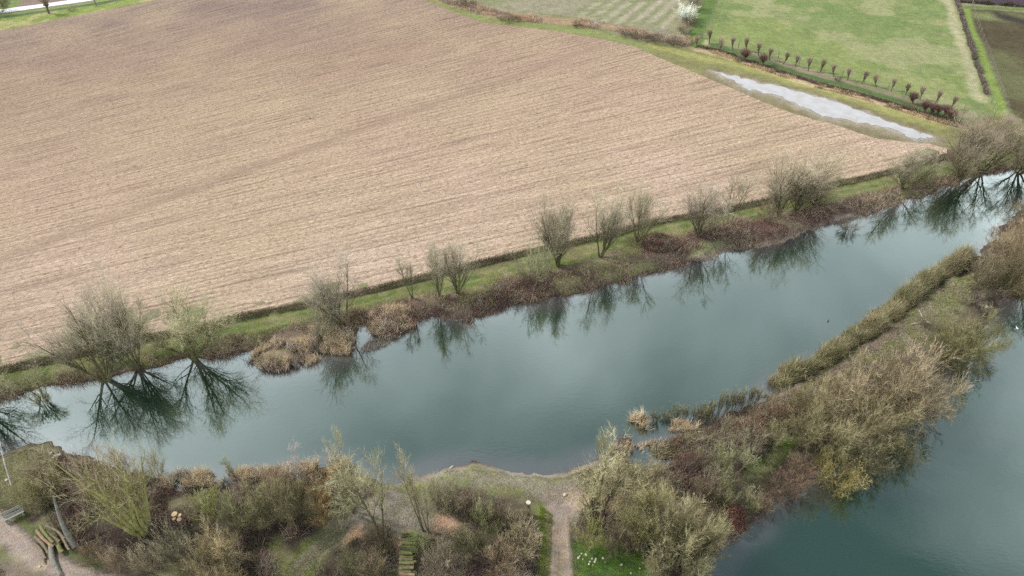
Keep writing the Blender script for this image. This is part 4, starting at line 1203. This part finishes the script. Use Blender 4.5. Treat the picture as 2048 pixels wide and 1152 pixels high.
# ride turf and shore turf
TF = []
P = sample_line(GP(RIDE), 3.4, 30000, r)
TF.append(blades(P, np.full(len(P), .14), r.uniform(.02, .035, len(P)), .7, palette(P, r, [(.13, .20, .045), (.19, .22, .07), (.11, .17, .04), (.27, .25, .12)], 2, 84), r, .4))
P = sample_poly(GP([(770, 962), (890, 932), (1000, 937), (1100, 950), (1200, 925), (1260, 950), (1200, 1000), (1080, 1010), (1000, 990), (860, 1040), (790, 1150), (560, 1160), (700, 1040)]), 26000, r)
P = P[shore_dist(P[:, 0], P[:, 1]) > .4]
TF.append(blades(P, np.full(len(P), .16), r.uniform(.012, .025, len(P)), .8, palette(P, r, [(.22, .235, .09), (.30, .27, .18), (.24, .21, .14), (.26, .27, .11)], 1.4, 85), r, .5))
P = sample_poly(GP([(-80, 930), (50, 895), (125, 892), (145, 930), (100, 1000), (40, 1050), (-80, 980)]), 13000, r)
P = P[shore_dist(P[:, 0], P[:, 1]) > .3]
TF.append(blades(P, np.full(len(P), .22), r.uniform(.012, .028, len(P)), .9, palette(P, r, [(.22, .22, .09), (.30, .27, .17), (.25, .22, .12), (.2, .23, .07)], 1.2, 86), r, .5))
P = sample_poly(GP([(1080, 1010), (1105, 1030), (1100, 1180), (1075, 1180)]), 6000, r)
TF.append(blades(P, np.full(len(P), .2), r.uniform(.012, .025, len(P)), .8, palette(P, r, [(.17, .24, .045), (.27, .30, .07), (.22, .27, .06)], 1, 87), r, .5))
P = sample_poly(GP([(1145, 1080), (1310, 1085), (1340, 1180), (1145, 1180)]), 9000, r)
TF.append(blades(P, np.full(len(P), .18), r.uniform(.012, .025, len(P)), .8, palette(P, r, [(.07, .14, .03), (.11, .18, .04), (.10, .16, .035)], 1, 88), r, .5))
P = sample_poly(GP([(1575, 865), (1540, 885), (1500, 930), (1480, 975), (1530, 960), (1575, 915), (1605, 880)]), 4000, r)
TF.append(blades(P, np.full(len(P), .16), r.uniform(.015, .03, len(P)), .8, palette(P, r, [(.09, .15, .035), (.15, .19, .05)], 1, 89), r, .5))
P = sample_poly(GP([(1960, 545), (1940, 590), (1900, 640), (1860, 680), (1780, 720), (1640, 800), (1545, 815), (1700, 700), (1800, 640), (1850, 590), (1900, 560)]), 24000, r)
P = P[shore_dist(P[:, 0], P[:, 1]) > .2]
TF.append(blades(P, np.full(len(P), .3), r.uniform(.02, .035, len(P)), .8, palette(P, r, [(.25, .27, .10), (.34, .31, .20), (.30, .24, .19), (.24, .25, .10), (.33, .27, .22)], 1.8, 90), r, .5))
P = sample_poly(GP([(560, 1160), (600, 1090), (650, 1062), (700, 1046), (690, 1075), (640, 1110), (620, 1160)]), 4500, r)
TF.append(blades(P, np.full(len(P), .2), r.uniform(.012, .025, len(P)), .8, palette(P, r, [(.18, .22, .05), (.26, .27, .08)], 1, 91), r, .5))
stuff("grass_turf", TF, "short green and straw coloured grass on the ride, lawn and track verges", "grass")

# south thicket undergrowth
UG = []


def under(pts, ncl, per, hmax, cols, o, rad=.5):
    P, hh, c = clumps(GP(pts), ncl, per, r, rad, .05)
    hn = fbm(c[:, 0], c[:, 1], 1.8, o, 3)
    col = palette(c, r, cols, 2.2, o + 1)
    m = r.random(len(P)) < sstep(.30, .55, hn) * .92 + .06
    for T_, w_ in ((T1, 1.5), (T2, 1.9), (T3, 1.3)):
        m &= dist_line(GP(T_), P[:, 0], P[:, 1]) > w_
    UG.append(blades(P[m], (.15 + hmax * sstep(.38, .68, hn[m])) * hh[m], r.uniform(.014, .032, m.sum()), .9, col[m], r, .6))


MIX = [PD, PB, PR, PG_, PPK, PO, PT, PD]
under([(130, 900), (330, 965), (640, 940), (655, 1040), (600, 1075), (540, 1100), (560, 1180), (230, 1180), (175, 1135), (145, 1095), (100, 1040), (60, 1000), (60, 945)], 2200, 30, .9, MIX, 100)
under([(860, 1000), (900, 985), (1000, 1000), (1060, 1040), (1078, 1100), (1075, 1180), (835, 1180), (835, 1085), (870, 1060)], 1200, 32, .7, [PD, PB, PG_, PPK, PT, PO, PPK, PB], 110)
under([(640, 1120), (690, 1085), (770, 1050), (790, 1100), (785, 1180), (615, 1180)], 620, 32, .7, [PD, PB, PD, PO, PG_, PD], 120)
under([(1150, 1040), (1220, 960), (1330, 925), (1380, 860), (1480, 820), (1560, 785), (1640, 790), (1760, 740), (1880, 760), (1830, 850), (1650, 950), (1620, 930), (1600, 880), (1560, 870), (1500, 930), (1500, 975), (1600, 945), (1540, 1012),
       (1400, 1125), (1330, 1180), (1290, 1100), (1160, 1085)], 3600, 28, .9, [PD, PB, PR, PG_, PO, PPK, PO, PB], 130, .6)
under([(1820, 760), (1900, 640), (1960, 540), (2000, 480), (2100, 400), (2200, 500), (2050, 605), (1990, 620), (1970, 680), (1900, 740)], 1300, 26, .9, [PD, PO, PB, PG_, PO, PT], 140, .7)
under([(1230, 905), (1300, 880), (1340, 870), (1420, 850), (1480, 830), (1480, 880), (1350, 935), (1260, 950)], 800, 26, .5, [PR, PB, PO, PT, PO, PG_], 150)
under([(-80, 1100), (20, 1110), (70, 1150), (90, 1190), (-80, 1190)], 300, 26, .3, [PO, PG_, PB, PO], 160)
stuff("undergrowth", UG, "tangled brambles, dead stalks and twigs under the trees south of the pond", "undergrowth")
# ditch and far reed strip growth
FR = []
P = sample_line(GP([(840, -30), (900, 2), (960, 22), (1050, 37), (1150, 45), (1250, 59), (1340, 80), (1385, 88)]), 4.2, 15000, r)
P = P[noise(P[:, 0], P[:, 1], 2.2, 95) > .25]
FR.append(blades(P, .15 + 1.1 * sstep(.45, .65, fbm(P[:, 0], P[:, 1], 4, 94)), r.uniform(.03, .06, len(P)), .5, palette(P, r, [(.50, .36, .25), (.60, .46, .33), (.34, .27, .22), (.52, .44, .35)], 4, 96), r, .4))
P = sample_line(GP([(x, y + 6) for x, y in dt]), 1.6, 6000, r)
P = P[noise(P[:, 0], P[:, 1], 1.6, 97) > .4]
FR.append(blades(P, np.full(len(P), .5), r.uniform(.03, .06, len(P)), .5, palette(P, r, [(.52, .40, .24), (.45, .33, .2), (.2, .15, .1)], 2, 98), r, .4))
P = sample_line(GP(dt), 1.3, 5000, r)
FR.append(blades(P, np.full(len(P), .45), r.uniform(.03, .06, len(P)), .6, palette(P, r, [(.12, .08, .06), (.18, .12, .09), (.1, .08, .06)], 2, 99), r, .4))
stuff("ditch_reeds", FR, "dry tan reeds along the ditch and the strip beyond the ploughed field", "reeds")


# hedges ------------------------------------------------------------------
def hedge(name, label, pts, width, h, n, cols, w=(.025, .05), spread=.35, z0=None, o=0):
    L = GP(pts, 0 if z0 is None else z0)
    P = sample_line(L, width * .9, n, r)
    P = P + np.stack([noise(P[:, 0], P[:, 1], 1.7, 301) - .5, noise(P[:, 0], P[:, 1], 1.7, 302) - .5], 1) * width * .55 + r.normal(0, width * .06, P.shape)
    P = P[noise(P[:, 0], P[:, 1], 1.1, 303) > .22]
    d = np.clip(dist_line(L, P[:, 0], P[:, 1]) / (width / 2), 0, 1.2)
    n = len(P)
    hv = h * (1 - .5 * d ** 2) * r.uniform(.6, 1.25, n) * (.15 + 1.5 * fbm(P[:, 0], P[:, 1], 2.2, 200 + o, 3))
    z = np.maximum(ground_at(P[:, 0], P[:, 1]), WZ)
    v, q, t, c = blades(P, hv, r.uniform(*w, len(P)), spread, palette(P, r, cols, 1.8, 201 + o), r, .3, z)
    # fine side shoots fill the upper half
    k = r.integers(0, len(P), n)
    z2 = z[k] + hv[k] * r.uniform(.3, .8, n)
    v2, q2, t2, c2 = blades(P[k] + r.normal(0, .12, (n, 2)), hv[k] * .45, r.uniform(w[0] * .7, w[1] * .7, n), .6, palette(P[k], r, cols, 1.8, 201 + o) * 1.25, r, .3, z2)
    v, q, t, c = merge([(v, q, t, c), (v2, q2, t2, c2)])
    return tag(link(name, mesh_np(name, v, q, t, c, M_VEG)), label, "hedge")


hedge("shore_hedge", "long dense olive brown hedge of upright shoots along the peninsula's pond side",
      [(1552, 775), (1580, 757), (1620, 738), (1660, 712), (1705, 684), (1750, 652), (1795, 618), (1830, 586), (1860, 560), (1895, 541), (1930, 524)], 2.1, 2.1, 34000,
      [(.20, .195, .10), (.29, .26, .15), (.26, .20, .13), (.37, .36, .20), (.19, .17, .09)], w=(.016, .034), spread=.42, z0=WZ)
hedge("pasture_hedge", "thin dark clipped hedge at the right side of the green pasture",
      [(1900, -40), (1914, 4), (1926, 45), (1942, 95), (1958, 145), (1974, 190)], .8, 1.0, 7000, [(.17, .14, .12), (.21, .17, .145), (.14, .12, .10)], (.05, .09), .25, o=5)
hedge("field_edge_hedge", "dark hedge line at the top right between the dark field and the purple ploughland",
      [(1918, 4), (1990, 10), (2060, 15), (2200, 24)], 1.0, .8, 4000, [(.12, .10, .07), (.09, .08, .05)], (.05, .09), .3, o=6)

# rusty beech bush with dead leaves ----------------------------------------
bx, by = G(1468, 1042)
N = 5200
dirs = norm(r.normal(size=(N, 3))); dirs[:, 2] = abs(dirs[:, 2])
rad = r.uniform(.35, 1, N)[:, None]
Pc = dirs * rad * np.array([1.15, 1.15, 1.9]); Pc[:, 2] += .35
keep = noise(Pc[:, 0] * 1 + Pc[:, 2], Pc[:, 1] + 5, .55, 5) > .52; Pc = Pc[keep]; N = len(Pc)
e = norm(r.normal(size=(N, 3))) * .055; f_ = norm(r.normal(size=(N, 3))) * .04
v, q, t = ribbons(Pc, Pc + e, Pc + 2 * e, np.full(N, .06), r)
root = thing("beech_bush", "rust red young beech holding its dead leaves on the lake side of the path", "bush", (bx, by, float(ground_at(bx, by)[0])))
link("leaves", mesh_np("leaves", v, q, t, paint(5, (.15, .075, .06), .35, r, N), M_VEG), root)
st = grow(np.zeros((9, 3)), np.column_stack([r.normal(0, .45, (9, 2)), np.ones(9)]), np.full(9, 1.9), 6, .2, .4, r)
tv, tq = tubes(st, np.full((9, 1), .03) * np.linspace(1, .3, 6)[None], 5)
link("stems", mesh_np("stems", tv, tq, None, paint(1, (.14, .10, .08), .1, r, len(tv)), M_BARK, True), root)

# blossom petals: white flecks give the bush its mass
bx, by = G(1371, 38)
N = 5000
dirs = norm(r.normal(size=(N, 3))); dirs[:, 2] = abs(dirs[:, 2])
Pc = dirs * r.uniform(.5, 1, (N, 1)) * np.array([1.2, 1.1, 2.2]); Pc[:, 2] += .3
k = noise(Pc[:, 0] + Pc[:, 2], Pc[:, 1] - Pc[:, 2], .6, 6) > .36; Pc = Pc[k]; N = len(Pc)
e = norm(r.normal(size=(N, 3))) * .09
v, q, t = ribbons(Pc, Pc + e, Pc + 2 * e, np.full(N, .11), r)
for o in list(COL.objects):
    if o.get("label") == "white blossoming bush at the head of the grass lane":
        bl = link("blossom", mesh_np("blossom", v, q, t, paint(5, (.62, .62, .64), .12, r, N), M_VEG), o)
        bl.scale = (1 / o.scale[0], 1 / o.scale[1], 1 / o.scale[2])


# ------------------------------------------------------------------ man-made things
def m_simple(name, c1, c2, scale=8, rough=.85, bump=.3):
    t = NT(name); n = t.noise(scale, t.pos(), 5, .65)
    t.bsdf(t.ramp(n, [(.3, c1), (.7, c2)]), rough, .15, t.bump(n, bump, .03)); return t.m


M_WOODB = m_simple("log_bark", (.10, .085, .06), (.26, .21, .14), 5)
M_WOODG = m_simple("mossy_log_bark", (.10, .11, .04), (.22, .22, .09), 5)
M_WOODR = m_simple("fresh_brown_bark", (.19, .12, .08), (.33, .23, .15), 5)
M_CUT = m_simple("cut_wood", (.48, .35, .20), (.66, .52, .33), 20)
M_CUTW = m_simple("pale_cut_wood", (.5, .45, .35), (.66, .61, .5), 20)
M_STONE = m_simple("pale_stone", (.32, .30, .24), (.52, .48, .38), 6)
M_GREYB = m_simple("grey_bark", (.10, .10, .08), (.27, .26, .22), 4)
M_POST = m_simple("weathered_post", (.12, .10, .08), (.26, .22, .18), 9)
M_WIRE = m_simple("fence_wire", (.20, .19, .18), (.32, .31, .3), 9)
M_PLANK = m_simple("weathered_plank", (.20, .20, .17), (.36, .36, .31), 9)
M_BIRCH = m_simple("white_bark", (.25, .23, .2), (.55, .51, .46), 3)


def log(name, L, r0, r1, barkm, cutm, parent=None, bend=.05, seed=0, sides=14, end_part=True):
    """log lying along +X from the origin, slightly bent, with cut ends as a part of its own"""
    rr = np.random.default_rng(seed)
    K = 9
    k = np.linspace(0, 1, K)
    P = np.stack([k * L, np.sin(k * math.pi) * bend * L, rr.normal(0, .01, K)], 1)[None]
    R = (r0 + (r1 - r0) * k) * (1 + rr.normal(0, .05, K)); R = R[None]
    v, q = tubes(P, R, sides)
    o = link(name, mesh_np(name, v, q, None, None, barkm, True), parent)
    for e in (0, K - 1):
        base = e * sides
        ring = v[base:base + sides] + np.array([-.004 if e == 0 else .004, 0, 0])
        cv = np.concatenate([v[base:base + sides].mean(0, keepdims=True) + np.array([[-.012 if e == 0 else .012, 0, 0]]), ring])
        ct = [(0, 1 + (i + 1) % sides, 1 + i) if e == 0 else (0, 1 + i, 1 + (i + 1) % sides) for i in range(sides)]
        link("cut_end", mesh_np("cut_end", cv, None, ct, None, cutm), o)
    return o


def at(px, py, dz=0.0):
    x, y = G(px, py); return (x, y, float(ground_at(x, y)[0]) + dz)


# log pile in the left corner: every log a thing
LG = "logs of the pile beside the left track"
specs = [  # px,py of thick end, length, r, angle(deg), height, mat, label
    (104, 1086, 3.4, .21, -52, .25, 'g', "big pale grey log, nearest of the pile, pointing at the track"),
    (84, 1098, 1.5, .09, -55, .10, 'b', "thin bright ended log at the pile's left front"),
    (70, 1088, 1.9, .12, -40, .14, 'b', "brown log at the left side of the pile"),
    (74, 1078, 2.0, .13, -38, .35, 'b', "brown log lying across the left side of the pile"),
    (80, 1068, 2.3, .13, -35, .55, 'r', "reddish log on top of the left half of the pile"),
    (88, 1060, 2.2, .12, -40, .75, 'm', "mossy log at the top back of the pile"),
    (95, 1068, 1.8, .12, -30, .60, 'b', "brown log in the middle of the pile's upper layer"),
    (112, 1070, 2.0, .19, -50, .35, 'm', "thick yellow green mossy log right of the pale one"),
    (118, 1068, 2.1, .11, -42, .65, 'b', "straight brown log at the right upper side of the pile"),
    (124, 1072, 1.8, .10, -45, .40, 'r', "thin reddish log at the right side of the pile"),
    (90, 1080, 1.6, .11, -25, .20, 'b', "short dark log buried low in the pile"),
    (100, 1062, 2.2, .10, -28, .85, 'b', "thin crooked pole lying on the pile's back"),
]
for i, (px, py, L, rad, an, hz, mt, lab) in enumerate(specs):
    o = log("log", L, rad, rad * .85, {'g': M_GREYB, 'b': M_WOODB, 'm': M_WOODG, 'r': M_WOODR}[mt], M_CUT if mt != 'g' else M_WOODR, None, random.uniform(-.06, .06), 300 + i)
    o.location = at(px, py, hz); o.rotation_euler = (0, random.uniform(-.03, .06), math.radians(an))
    tag(o, lab, "log", LG)
# firewood stack: short logs side by side
FW = "short logs of the firewood stack by the sawdust"
fx, fy = G(818, 1152)
n = 0
for row in range(21):
    for lay_ in range(2 if row % 4 else 3):
        rad = random.uniform(.10, .155)
        o = log("firewood_log", random.uniform(.92, 1.25), rad, rad * .92, [M_WOODG, M_WOODB, M_WOODG, M_WOODB][(row * 3 + lay_) % 4] if row > 4 else [M_WOODR, M_WOODB][(row + lay_) % 2], M_CUT, None, random.uniform(-.03, .03), 500 + n, 10)
        o.location = (fx - .62 + random.uniform(-.12, .12) - row * .012, fy - .9 + row * .205, .14 + lay_ * .22)
        o.rotation_euler = (0, random.uniform(-.04, .04), math.radians(random.uniform(-6, 12)))
        if row <= 4:
            tag(o, "peeled orange firewood log at the near end of the low stack at the bottom edge", "log", FW)
        else:
            tag(o, "mossy firewood log lying crosswise in the low stack at the bottom edge", "log", FW)
        n += 1
# cut trunk discs of the felled tree: glowing cut faces
for i, (px, py, rad, hh_, lab) in enumerate([(357, 1036, .26, .5, "largest freshly cut stump with orange face among the brambles"), (367, 1037, .15, .45, "small cut stump right of the largest orange one"),
                                             (362, 1045, .19, .4, "cut stump in front of the largest orange one"), (352, 1044, .13, .35, "smallest cut stump at the left of the orange group")]):
    o = log("tree_stump", hh_ + .3, rad * 1.15, rad, M_WOODR, M_CUT, None, 0, 700 + i)
    o.rotation_euler = (0, math.radians(-90 + random.uniform(-12, 12)), 0); o.location = at(px, py, -.2)
    tag(o, lab, "stump", "freshly cut stumps in the left thicket")
o = log("standing_stump", 2.0, .19, .17, M_WOODG, M_CUTW, None, 0, 720)
o.rotation_euler = (0, math.radians(-90), 0); o.location = at(1056, 1030, -.2)
tag(o, "tall standing stump with white sawn top beside the straight track", "stump")
o = log("tree_stump", .5, .30, .27, M_WOODR, M_CUT, None, 0, 721)
o.rotation_euler = (0, math.radians(-90), 0); o.location = at(1450, 974, -.2)
tag(o, "lone pale orange stump in the right foreground thicket", "stump")
# leaning dead grey trunk and white leaning birch poles
o = log("dead_trunk", 4.4, .24, .06, M_GREYB, M_GREYB, None, .04, 730)
x, y, z = at(150, 1095)
o.location = (x, y, z); o.rotation_euler = (0, math.radians(-48), math.radians(122))
tag(o, "smooth grey dead trunk leaning away behind the log pile", "dead trunk")
o = log("birch_pole", 4.2, .07, .03, M_BIRCH, M_CUTW, None, .02, 731)
o.location = at(24, 972); o.rotation_euler = (0, math.radians(-35), math.radians(118))
tag(o, "thin white leaning birch pole at the left edge", "pole")
o = log("fallen_branch", 2.6, .06, .04, M_BIRCH, M_CUTW, None, .03, 732)
x, y, z = at(1822, 650); o.location = (x, y, z + .12); o.rotation_euler = (0, 0, math.radians(6))
tag(o, "white bleached branch lying flat on the grassy clearing", "branch")
o = log("fallen_branch", 2.2, .07, .05, M_BIRCH, M_CUTW, None, .10, 733)
x, y, z = at(1862, 650); o.location = (x, y, z + .12); o.rotation_euler = (0, 0, math.radians(97))
tag(o, "short bent white branch at the end of the flat one", "branch")
o = log("fallen_branch", 1.7, .05, .03, M_BIRCH, M_CUTW, None, .03, 734)
x, y, z = at(1570, 786); o.location = (x, y, z + .15); o.rotation_euler = (0, 0, math.radians(-2))
tag(o, "thin pale pole lying on the narrow shore near the hedge end", "branch")
o = log("fallen_branch", 2.6, .09, .06, M_GREYB, M_CUTW, None, .05, 735)
x, y, z = at(1425, 858); o.location = (x, y, z + .2); o.rotation_euler = (0, 0, math.radians(-60))
tag(o, "greenish fallen trunk lying across the marsh brush", "branch")


def rock(name, px, py, s, label, grp=None, mat=M_STONE, dz=0.0):
    bm = bmesh.new(); bmesh.ops.create_icosphere(bm, subdivisions=2, radius=1)
    rr = random.Random(px * 7 + py)
    k = [(rr.uniform(.8, 1.2), Vector((rr.gauss(0, 1), rr.gauss(0, 1), rr.gauss(0, 1))).normalized()) for _ in range(7)]
    for v in bm.verts:
        d = v.co.normalized()
        f = min(1.0, min(a * .8 / max(.2, d.dot(n_)) if d.dot(n_) > .2 else 9 for a, n_ in k))
        v.co = Vector((d.x * s[0], d.y * s[1], d.z * s[2])) * f
    me = bpy.data.meshes.new(name); bm.to_mesh(me); bm.free(); me.materials.append(mat)
    x, y, z = at(px, py)
    o = link(name, me, None, (x, y, z + s[2] * .4 + dz)); o.rotation_euler = (0, 0, rr.uniform(0, 3))
    return tag(o, label, "stone", grp)


for px, py, s, lab in [(113, 903, (.22, .2, .16), "uppermost block of the short line of pale stones on the grassy point"), (109, 909, (.24, .2, .17), "second block from the top in the line of pale stones"),
                       (105, 914, (.22, .2, .15), "third block in the line of pale stones"), (101, 921, (.22, .18, .15), "lowest block of the line of pale stones"), (96, 900, (.24, .12, .10), "flat pale stone lying left of the stone line"),
                       (14, 961, (.16, .13, .1), "small pale stone at the foot of the white leaning pole"), (905, 926, (.3, .16, .1), None)][:6]:
    rock("stone", px, py, s, lab, "pale stones on the grassy point")
FL = "pale stones scattered in the dark green lawn by the lake"
for i, (px, py) in enumerate([(1160, 1113), (1166, 1119), (1180, 1124), (1184, 1118), (1190, 1124), (1186, 1130), (1206, 1117), (1172, 1110), (1210, 1125), (1243, 1130), (1178, 1129), (1192, 1119), (1280, 1137), (1262, 1147), (1163, 1108), (1157, 1116)]):
    s = random.uniform(.05, .11)
    rock("stone", px, py, (s * 1.3, s, s * .8), "pale stone among the scattered ones in the dark green lawn beside the straight track", FL)
for px, py, s, lab in [(1130, 990, (.2, .16, .13), "pale stone where the straight track meets the shore path"), (902, 925, (.25, .1, .08), "white speck of a stone in the water at the lawn shore"), (1532, 781, (.3, .25, .3), "dark rock in the water at the hedge end"),
                       (80, 1133, (.12, .1, .06), "white chip lying on the left track"), (1974, 612, (.3, .2, .12), "pale stone by the lake arm's shore"), (1536, 812, (.2, .12, .1), "white pebble in the dark bramble by the narrow shore")]:
    rock("stone", px, py, s, lab, None, M_POST if "dark rock" in lab else M_STONE)

# weathered bench by the left track


def box(bm, x0, x1, y0, y1, z0, z1):
    vs = [bm.verts.new((x, y, z)) for z in (z0, z1) for y in (y0, y1) for x in (x0, x1)]
    for f in ((0, 2, 3, 1), (4, 5, 7, 6), (0, 1, 5, 4), (2, 6, 7, 3), (0, 4, 6, 2), (1, 3, 7, 5)):
        bm.faces.new([vs[i] for i in f])


def boxes(name, lst, mat, parent=None, bev=.006):
    bm = bmesh.new()
    for b in lst: box(bm, *b)
    bmesh.ops.bevel(bm, geom=bm.edges[:], offset=bev, segments=1, affect='EDGES')
    me = bpy.data.meshes.new(name); bm.to_mesh(me); bm.free(); me.materials.append(mat)
    return link(name, me, parent)


x, y, z = at(31, 1036)
b = thing("wooden_bench", "weathered grey plank bench beside the bend of the left track", "bench", (x, y, z), math.radians(38))
boxes("seat", [(-.75, .75, -.22, -.08, .42, .46), (-.75, .75, -.06, .08, .42, .46), (-.75, .75, .10, .24, .42, .46)], M_PLANK, b)
boxes("backrest", [(-.75, .75, .27, .31, .58, .70), (-.75, .75, .29, .33, .74, .86)], M_PLANK, b)
for sx in (-.6, .6):
    boxes("leg", [(sx - .05, sx + .05, -.2, -.1, -.05, .418)], M_PLANK, b)
    boxes("leg", [(sx - .05, sx + .05, .14, .24, -.05, .418)], M_PLANK, b)
    boxes("back_post", [(sx - .04, sx + .04, .245, .268, .3, .88)], M_PLANK, b)


# fences -------------------------------------------------------------------
def fence(label, pts, spacing, hp=1.2, wires=(.4, .75, 1.05), rp=.06):
    L = GP(pts); seg = np.linalg.norm(np.diff(L, axis=0), axis=1); c = np.concatenate([[0], np.cumsum(seg)])
    n = max(2, int(c[-1] / spacing)); S = np.linspace(0, c[-1], n + 1)
    PP = np.stack([np.interp(S, c, L[:, 0]), np.interp(S, c, L[:, 1])], 1)
    root = thing("wire_fence", label, "fence", (PP[0][0], PP[0][1], 0))
    proto = None
    for i, p in enumerate(PP):
        dx, dy = p - PP[0]
        if proto is None:
            rr = np.random.default_rng(3)
            P = np.array([[[0, 0, -.2], [0.01, 0, hp * .5], [0, .01, hp], [0, 0.01, hp + .03]]])
            v, q = tubes(P, np.array([[rp * 1.1, rp, rp * .95, rp * .3]]), 6)
            proto = mesh_np("post", v, q, None, None, M_POST, True)
        o = link("post", proto, root, (dx, dy, 0)); o.rotation_euler = (random.gauss(0, .03), random.gauss(0, .03), random.uniform(0, 3)); o.scale = (1, 1, random.uniform(.9, 1.08))
    for w in wires:
        P = np.column_stack([PP - PP[0], np.full(len(PP), w)])[None]
        v, q = tubes(P, np.full((1, len(PP)), .008), 3)
        link("wire", mesh_np("wire", v, q, None, None, M_WIRE), root)
    return root


fence("wire fence on wooden posts at the left side of the dark brown field", [(1938, -30), (1944, 17), (1961, 73), (1979, 118), (1993, 163), (2007, 201), (2016, 232)], 3.2)
fence("wire fence along the top of the dark brown field at the right edge", [(1944, 16), (2048, 24), (2150, 32)], 3.4)
fence("long wire fence between the pollard row and the green pasture", [(1400, 76), (1520, 106), (1640, 140), (1760, 176), (1850, 203), (1925, 225)], 4.0)
fence("wire fence along the grass lane at the left side of the green pasture", [(1404, 76), (1422, 38), (1442, -8), (1455, -40)], 4.0)
fence("short wire fence down from the hedge end to the far bank trees", [(1976, 193), (1984, 210), (1988, 232)], 2.5)
# small sign-like post by the far road
x, y, z = at(193, 12)
root = thing("wooden_post", "lone dark wooden post with a short head beside the pale road", "post", (x, y, z))
boxes("post", [(-.09, .09, -.09, .09, -.2, 1.75)], M_POST, root)
boxes("cap", [(-.28, .12, -.13, .13, 1.752, 2.0)], M_POST, root)
x, y, z = at(0, 40)
root = thing("wooden_post", "dark post at the left edge beside the pale road", "post", (x, y, z))
boxes("post", [(-.09, .09, -.09, .09, -.2, 1.3)], M_POST, root)


# water birds ----------------------------------------------------------------
def bird(px, py, rz, label, dark=True):
    x, y = G(px, py, WZ)
    M = m_simple("bird_feathers_" + ("dark" if dark else "pale"), (.02, .02, .02) if dark else (.6, .6, .6), (.06, .05, .05) if dark else (.85, .85, .85))
    root = thing("water_bird", label, "bird", (x, y, WZ), rz, None, (.7, .7, .7))
    P = np.array([[[-.22, 0, .10], [-.16, 0, .08], [-.05, 0, .07], [.08, 0, .07], [.15, 0, .12], [.19, 0, .19], [.22, 0, .24], [.27, 0, .24], [.33, 0, .22]]])
    v, q = tubes(P, np.array([[.005, .05, .095, .09, .055, .035, .045, .03, .005]]), 10)
    link("body", mesh_np("body", v, q, None, None, M, True), root)
    P = np.array([[[.26, 0, .235], [.30, 0, .228], [.345, 0, .22]]])
    v, q = tubes(P, np.array([[.02, .015, .002]]), 6)
    link("beak", mesh_np("beak", v, q, None, None, M_CUTW, True), root)
    return root


bird(1656, 643, 1.0, "tiny dark water bird swimming off the long shore hedge")
bird(2034, 657, 2.0, "tiny white water bird on the lake near the right edge", False)

# ------------------------------------------------------------------ light and sky
SUN_EL, SUN_AZ = math.radians(42), math.radians(-72)     # azimuth measured from +Y toward +X
W = bpy.data.worlds.new("World"); SC.world = W; W.use_nodes = True
nt = W.node_tree; nt.nodes.clear()


class WT(NT):
    def __init__(s):
        s.t = nt


w = WT()
out = nt.nodes.new("ShaderNodeOutputWorld"); bg = nt.nodes.new("ShaderNodeBackground")
sky = nt.nodes.new("ShaderNodeTexSky"); sky.sky_type = 'NISHITA'; sky.sun_disc = False
sky.sun_elevation = SUN_EL; sky.sun_rotation = SUN_AZ; sky.air_density = 1.0; sky.dust_density = 1.5
tc = nt.nodes.new("ShaderNodeTexCoord")
d = tc.outputs["Generated"]
sp = nt.nodes.new("ShaderNodeSeparateXYZ"); nt.links.new(d, sp.inputs[0])
zz = w.math('ADD', w.math('MAXIMUM', sp.outputs[2], 0.0), .35)
cx_ = w.math('DIVIDE', sp.outputs[0], zz); cy_ = w.math('DIVIDE', sp.outputs[1], zz)
cbn = nt.nodes.new("ShaderNodeCombineXYZ"); nt.links.new(cx_, cbn.inputs[0]); nt.links.new(cy_, cbn.inputs[1])
cn = w.noise(1.9, cbn.outputs[0], 5, .5, .3)
# clouds thin out overhead and to the south-east
g1 = w.math('MULTIPLY', sp.outputs[2], -1.25)
g2 = w.math('MULTIPLY', w.math('MULTIPLY', sp.outputs[0], w.math('POWER', w.math('MAXIMUM', sp.outputs[2], 0.0), 3.0)), -.75)
cov = w.math('ADD', w.math('ADD', cn, .80), w.math('ADD', g1, g2))
mask = w.ramp(cov, [(.20, (0, 0, 0)), (.62, (1, 1, 1))])
cloud = w.mix(mask, (1.6, 2.3, 2.5), (16.5, 17.2, 18.2))
full = w.mix(.80, sky.outputs[0], cloud)
nt.links.new(full, bg.inputs[0]); bg.inputs[1].default_value = 0.124
nt.links.new(bg.outputs[0], out.inputs[0])

sd_ = bpy.data.lights.new("sun", 'SUN'); sd_.energy = 3.8; sd_.angle = math.radians(4); sd_.color = (1, .955, .89)
so = bpy.data.objects.new("sun", sd_); COL.objects.link(so)
vec = Vector((math.sin(SUN_AZ) * math.cos(SUN_EL), math.cos(SUN_AZ) * math.cos(SUN_EL), math.sin(SUN_EL)))
so.rotation_euler = vec.to_track_quat('Z', 'Y').to_euler(); so.location = vec * 200

SC.view_settings.view_transform = 'Standard'; SC.view_settings.look = 'None'; SC.view_settings.exposure = 0
SC.render.engine = 'CYCLES'
SC.cycles.max_bounces = 4; SC.cycles.diffuse_bounces = 2; SC.cycles.glossy_bounces = 2
SC.cycles.use_denoising = False
